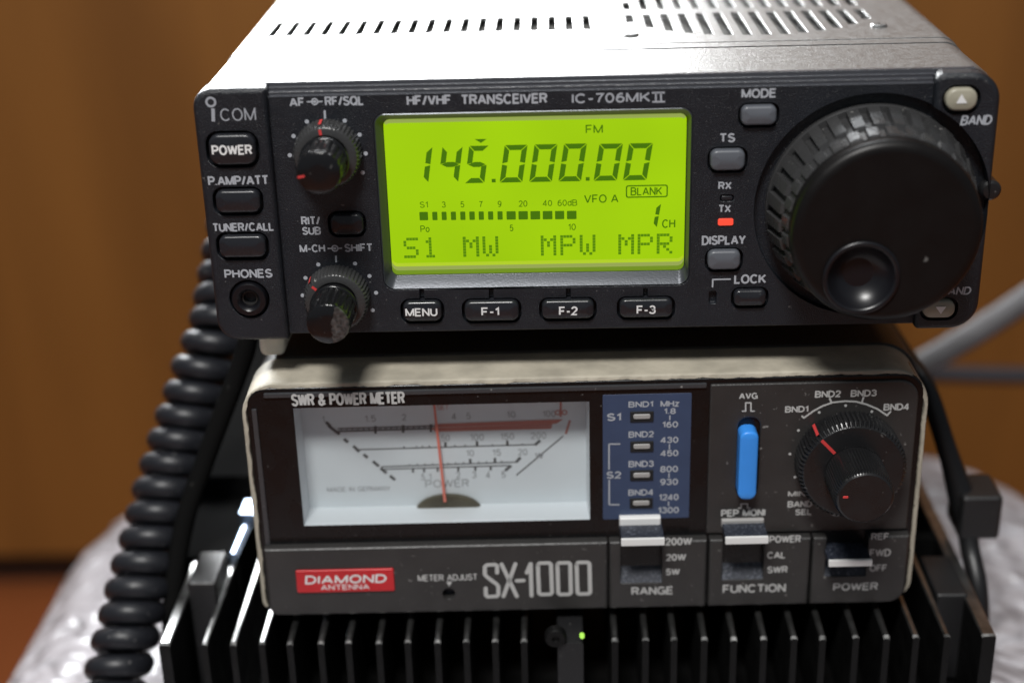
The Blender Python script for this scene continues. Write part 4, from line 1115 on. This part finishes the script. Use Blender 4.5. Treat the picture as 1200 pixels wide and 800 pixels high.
for ch, xl, xr, yt, yb in (('S', 473, 490.5, 278.5, 302.5), ('1', 495.5, 513, 278, 302), ('M', 542.4, 561.6, 277.2, 301), ('W', 565.4, 584.2, 276.8, 300.6),
                           ('M', 633.6, 652, 275.8, 299.6), ('P', 656.5, 674.6, 275.4, 299.2), ('W', 679.2, 698, 275, 298.8), ('M', 724.4, 743.2, 274.4, 298.2), ('P', 747, 765.2, 274, 297.8), ('R', 769.4, 788.2, 273.6, 297.4)):
    a, b, z0, z1 = Rs(xl, xr, yt, yb, Y)
    dw_, dh = (b - a) / 5, (z1 - z0) / 7
    for j, row in enumerate(DM[ch]):
        for i, v in enumerate(row):
            if v == '1':
                x, z = a + i * dw_, z1 - (j + 1) * dh
                flat(bm, [(x + 0.03, z + 0.03), (x + dw_ - 0.03, z + 0.03), (x + dw_ - 0.03, z + dh - 0.03), (x + 0.03, z + dh - 0.03)], Y)
link('softkey_lettering', bm, 'lcd_dots', sc_, smooth=False)

# small double knobs
def double_knob(cpx, name_outer, name_inner, red_o, red_i, L, worn=False):
    cx, cz = R(*cpx, 0)
    bm = bmesh.new()
    lathe(bm, [(7.15, 1.5), (7.15, -0.8), (6.9, -3.9), (6.5, -4.6), (6.2, -4.8), (4.9, -4.8), (4.7, -4.2)], cx, cz, 192, flute(4, 0.28, 1, 2))
    a = link(name_outer, bm, 'knob_rubber', tr)
    bm = bmesh.new()
    lathe(bm, [(4.6, -3.5), (4.6, -6.4), (5.05, -6.7), (5.2, -7.0)], cx, cz, 96, cap1=False)
    lathe(bm, [(5.2, -7.0), (5.2, -7.4), (5.0, -7.7), (4.7, -7.75), (4.7, -8.0)], cx, cz, 96, cap0=False, cap1=False)
    nf = 18
    def lobes(i, k, n, r):
        if 1 <= i <= 2: return -0.28 * (0.5 + 0.5 * math.cos(2 * math.pi * k * nf / n)) ** 2
        return 0
    lathe(bm, [(4.75, -7.9), (4.9, -8.2), (4.75, -L + 1.0), (4.5, -L + 0.3), (4.2, -L), (1.5, -L - 0.02)], cx, cz, 216, lobes, cap0=False)
    b = link(name_inner, bm, 'knob_gloss', tr, angle=50)
    bm = bmesh.new()
    ua = math.radians(red_o); u = Vector((math.cos(ua), math.sin(ua))); t = Vector((-u.y, u.x))
    v4 = [bm.verts.new((cx + u.x * r + t.x * s, y, cz + u.y * r + t.y * s)) for r, y, s in ((7.12, -4.0, -0.3), (7.12, -4.0, 0.3), (7.35, -0.9, 0.3), (7.35, -0.9, -0.3))]
    bm.faces.new(v4)
    v4 = [bm.verts.new((cx + u.x * r + t.x * s, y, cz + u.y * r + t.y * s)) for r, y, s in ((5.0, -4.87, -0.3), (5.0, -4.87, 0.3), (6.2, -4.87, 0.3), (6.2, -4.87, -0.3))]
    bm.faces.new(v4)
    link('pointer_line', bm, 'red_print', a, smooth=False)
    if red_i is not None:
        bm = bmesh.new(); ua = math.radians(red_i); u = Vector((math.cos(ua), math.sin(ua)))
        line(bm, (cx + u.x * 2.9, cz + u.y * 2.9), (cx + u.x * 4.35, cz + u.y * 4.35), 0.5, -L - 0.05)
        link('pointer_line', bm, 'red_print', b, smooth=False)
    if worn:
        bm = bmesh.new()
        rng = random.Random(3)
        pts = []
        for k in range(28):      # peeled patch on the right of the face, ragged on its inner side
            a_ = math.radians(-75 + 135 * k / 27); pts.append((4.45 * math.cos(a_), 4.45 * math.sin(a_)))
        for k in range(14):
            f_ = k / 13; p = Vector(pts[27]).lerp(Vector(pts[0]), f_)
            pts.append((p.x - 0.4 - 0.5 * math.sin(math.pi * f_) + rng.uniform(-0.25, 0.25), p.y))
        loft(bm, [[(cx + x, -L + 0.2, cz + z) for x, z in pts], [(cx + x * 0.97, -L - 0.12, cz + z * 0.97) for x, z in pts]])
        link('peeled_patch', bm, 'worn', b)
double_knob((385, 178), 'squelch_ring', 'volume_knob', 97, 190, 15.5)
double_knob((396, 346), 'shift_ring', 'channel_knob', 140, None, 16.5, True)

# tuning knob
bm = bmesh.new()
lathe(bm, [(22.2, 3.5), (22.2, 0.6), (21.9, 0.2)], KX, KZ, 128)
N_ = 32
def blocks(i, k, n, r):
    per = n // N_
    ph = (k % per) / per
    if i in (2, 3): return (1.05 if i == 2 else 0.8) if ph < 0.6 else -0.35
    if i in (6, 7): return 0.45 if ((k + per // 2) % per) / per < 0.62 else -0.25
    return 0
lathe(bm, [(20.6, 0.5), (20.6, -0.6), (21.3, -1.0), (19.9, -8.4), (19.6, -8.7), (19.6, -9.2), (19.9, -9.5), (19.2, -12.4), (19.0, -12.7), (19.1, -13.6)], KX, KZ, N_ * 16, blocks, cap1=False)
tk = link('tuning_knob', bm, 'knob_rubber', tr, angle=30)
bm = bmesh.new()
LF = 17.5
lathe(bm, [(19.2, -13.0), (19.45, -13.4), (19.5, -15.4), (19.35, -16.2), (19.0, -16.8), (18.5, -17.2), (17.8, -17.45), (17.2, -LF), (17.1, -LF - 0.005)], KX, KZ, 160)
fc = link('knob_face', bm, 'knob_face', tk)
DX, DZ = R(1009, 325, -LF)
c = bmesh.new(); lathe(c, [(7.5, -LF + 4.6), (7.5, -LF - 3)], DX, DZ, 72); cut(fc, c, 0.25)
bm = bmesh.new()
lathe(bm, [(7.46, -LF + 3.0), (7.48, -LF + 0.1), (7.95, -LF - 0.25), (7.9, -LF - 0.55), (7.45, -LF - 0.75), (7.0, -LF - 0.6), (6.75, -LF - 0.2), (6.1, -LF + 0.9), (5.0, -LF + 2.0), (3.5, -LF + 2.9), (1.8, -LF + 3.4), (0.4, -LF + 3.55)], DX, DZ, 72)
link('finger_dimple', bm, 'gloss_black', tk, angle=60)

# ------------------------------------------------------------------ stand, spacer, pads, clip, cables
st = thing('wire_stand', 'black wire stand whose two legs straddle the finned power supply', 'stand', (0, 30, PZ))
OFF = Vector((0, -30, -PZ))
def pth(l): return [tuple(Vector(p) + OFF) for p in l]
bm = bmesh.new(); tube(bm, pth([(-70, 34, -3.5), (-80.5, 32, -4.5), (-83.5, 30, -11), (-86, 28, -19), (-97, 24, -44), (-103.5, 20, -61), (-107.5, 14, -83), (-109, 10, -115.5)]), 2.5, 12)
link('leg', bm, 'matte_black', st)
bm = bmesh.new(); tube(bm, pth([(60, 112, -20), (72, 108, -24), (79, 84, -28), (82.5, 55, -31), (85.2, 40, -34), (89, 34, -45), (94.5, 30, -62), (96.2, 26, -72.5), (97.5, 18, -84), (99, 14, -115.5)]), 2.6, 12, radii=lambda t: 2.55 + 0.9 * math.exp(-((t - 0.66) / 0.05) ** 2))
link('leg', bm, 'wire', st)
bm = bmesh.new(); tube(bm, pth([(-70, 34, -3.5), (0, 80, -4), (60, 112, -20)]), 2.2, 12); link('crossbar', bm, 'wire', st)
bm = bmesh.new()
q0, q1 = Vector((92.8, 25, -70.0)) + OFF, Vector((103.2, 38, -57.6)) + OFF
bbox(bm, q0.x, q1.x, q0.y, q1.y, q0.z, q1.z, 1.4, 3)
link('rubber_cap', bm, 'rubber', st)

for nm, lab, x0, x1, y0, y1_, z0, z1 in (('rubber_pad', 'grey rubber pad wedged between the left fins beside the coiled cord', -99.5, -92.6, 4, 19, -97, -66.6),
                                         ('rubber_pad', 'dark rubber pad sunk between the right fins by the power switch', 82.6, 90.2, 4, 22, -97, -72.4)):
    bm = bmesh.new(); bbox(bm, x0 - (x0 + x1) / 2, x1 - (x0 + x1) / 2, y0, y1_, 0, z1 - z0, 0.9, 3)
    tag(link(nm, bm, 'rubber'), lab, 'rubber pad', 'rubber pads between the fins', ((x0 + x1) / 2, 0, z0))

bm = bmesh.new(); bbox(bm, -3.2, 2.6, -5, 10, 0, 8.6, 1.8, 4)  # small off-white lump at the left end of the gap
tag(link('offwhite_lump', bm, 'offwhite'), 'small cream foam spacer between the meter and the radio above', 'lump', None, (-74.0, 14.5, -9.1))

cl = thing('metal_clip', 'shiny blue-tinged metal clip lying on the fins left of the meter', 'clip', (-92.0, 38, -72.9))
bm = bmesh.new(); tube(bm, [(-0.6, -14, 1.3), (0, 0, 1.5), (0.8, 16, 1.6)], 1.3, 12); link('shaft', bm, 'blue_steel', cl)
bm = bmesh.new(); bbox(bm, -1.8, 2.6, 2, 10, 0.6, 5.0, 0.8, 3); link('grip', bm, 'blue_steel', cl)

# coiled microphone cord
ax = [Vector(p) for p in ((-88, 78, 22), (-93.7, 60, -7.2), (-96, 52, -18.6), (-102.3, 44, -34.2), (-108.1, 35, -50.3), (-113.4, 22, -68.2), (-118.2, 8, -85.8), (-121.7, -4, -100.2), (-124, -16, -109))]
dens = []
for i in range(len(ax) - 1):
    p0, p1, p2, p3 = ax[max(i - 1, 0)], ax[i], ax[i + 1], ax[min(i + 2, len(ax) - 1)]
    for k in range(60):
        t = k / 60
        dens.append(0.5 * ((2 * p1) + (p2 - p0) * t + (2 * p0 - 5 * p1 + 4 * p2 - p3) * t * t + (3 * p1 - p0 - 3 * p2 + p3) * t ** 3))
pts, s, last = [], 0.0, dens[0]
PITCH_, RC, RW = 6.55, 5.5, 3.05
arcl = [0.0]
for a, b in zip(dens, dens[1:]): arcl.append(arcl[-1] + (b - a).length)
i = 0; step = PITCH_ / 22; dist = 0.0
while dist < arcl[-1]:
    while arcl[i + 1] < dist: i += 1
    f_ = (dist - arcl[i]) / (arcl[i + 1] - arcl[i])
    p = dens[i].lerp(dens[i + 1], f_); t = (dens[min(i + 3, len(dens) - 1)] - dens[max(i - 3, 0)]).normalized()
    u = t.cross(Vector((0, 1, 0))).normalized(); w = t.cross(u)
    a = 2 * math.pi * dist / PITCH_
    jit = 1 + 0.06 * mnoise.noise(Vector((dist * 0.09, 3, 1)))
    a += 0.9 * mnoise.noise(Vector((dist * 0.05, 7, 2)))
    pts.append(p + (u * math.cos(a) + w * math.sin(a)) * RC * jit)
    dist += step
bm = bmesh.new(); tube(bm, pts, RW, 12, sub=1)
tag(link('coiled_cord', bm, 'cord', angle=80), 'black coiled microphone cord hanging at the left of the pile', 'cord')

bm = bmesh.new(); tube(bm, [(60, 175, -95), (90, 160, -88), (105, 150, -81.6), (117, 150, -75), (131.6, 150, -65), (144.5, 150, -55.3), (160, 150, -42), (190, 152, -14)], 4.3, 14)
tag(link('grey_cable', bm, 'grey_cord', angle=80), 'thick grey cable rising to the right behind the meter', 'cable')
bm = bmesh.new(); tube(bm, [(60, 232, -112), (108, 230, -117), (140, 230, -118.3), (175, 230, -119.7), (230, 230, -121)], 3.4, 14)
tag(link('dark_cable', bm, 'slate_cord', angle=80), 'thin dark cable running level behind the thick grey cable', 'cable')
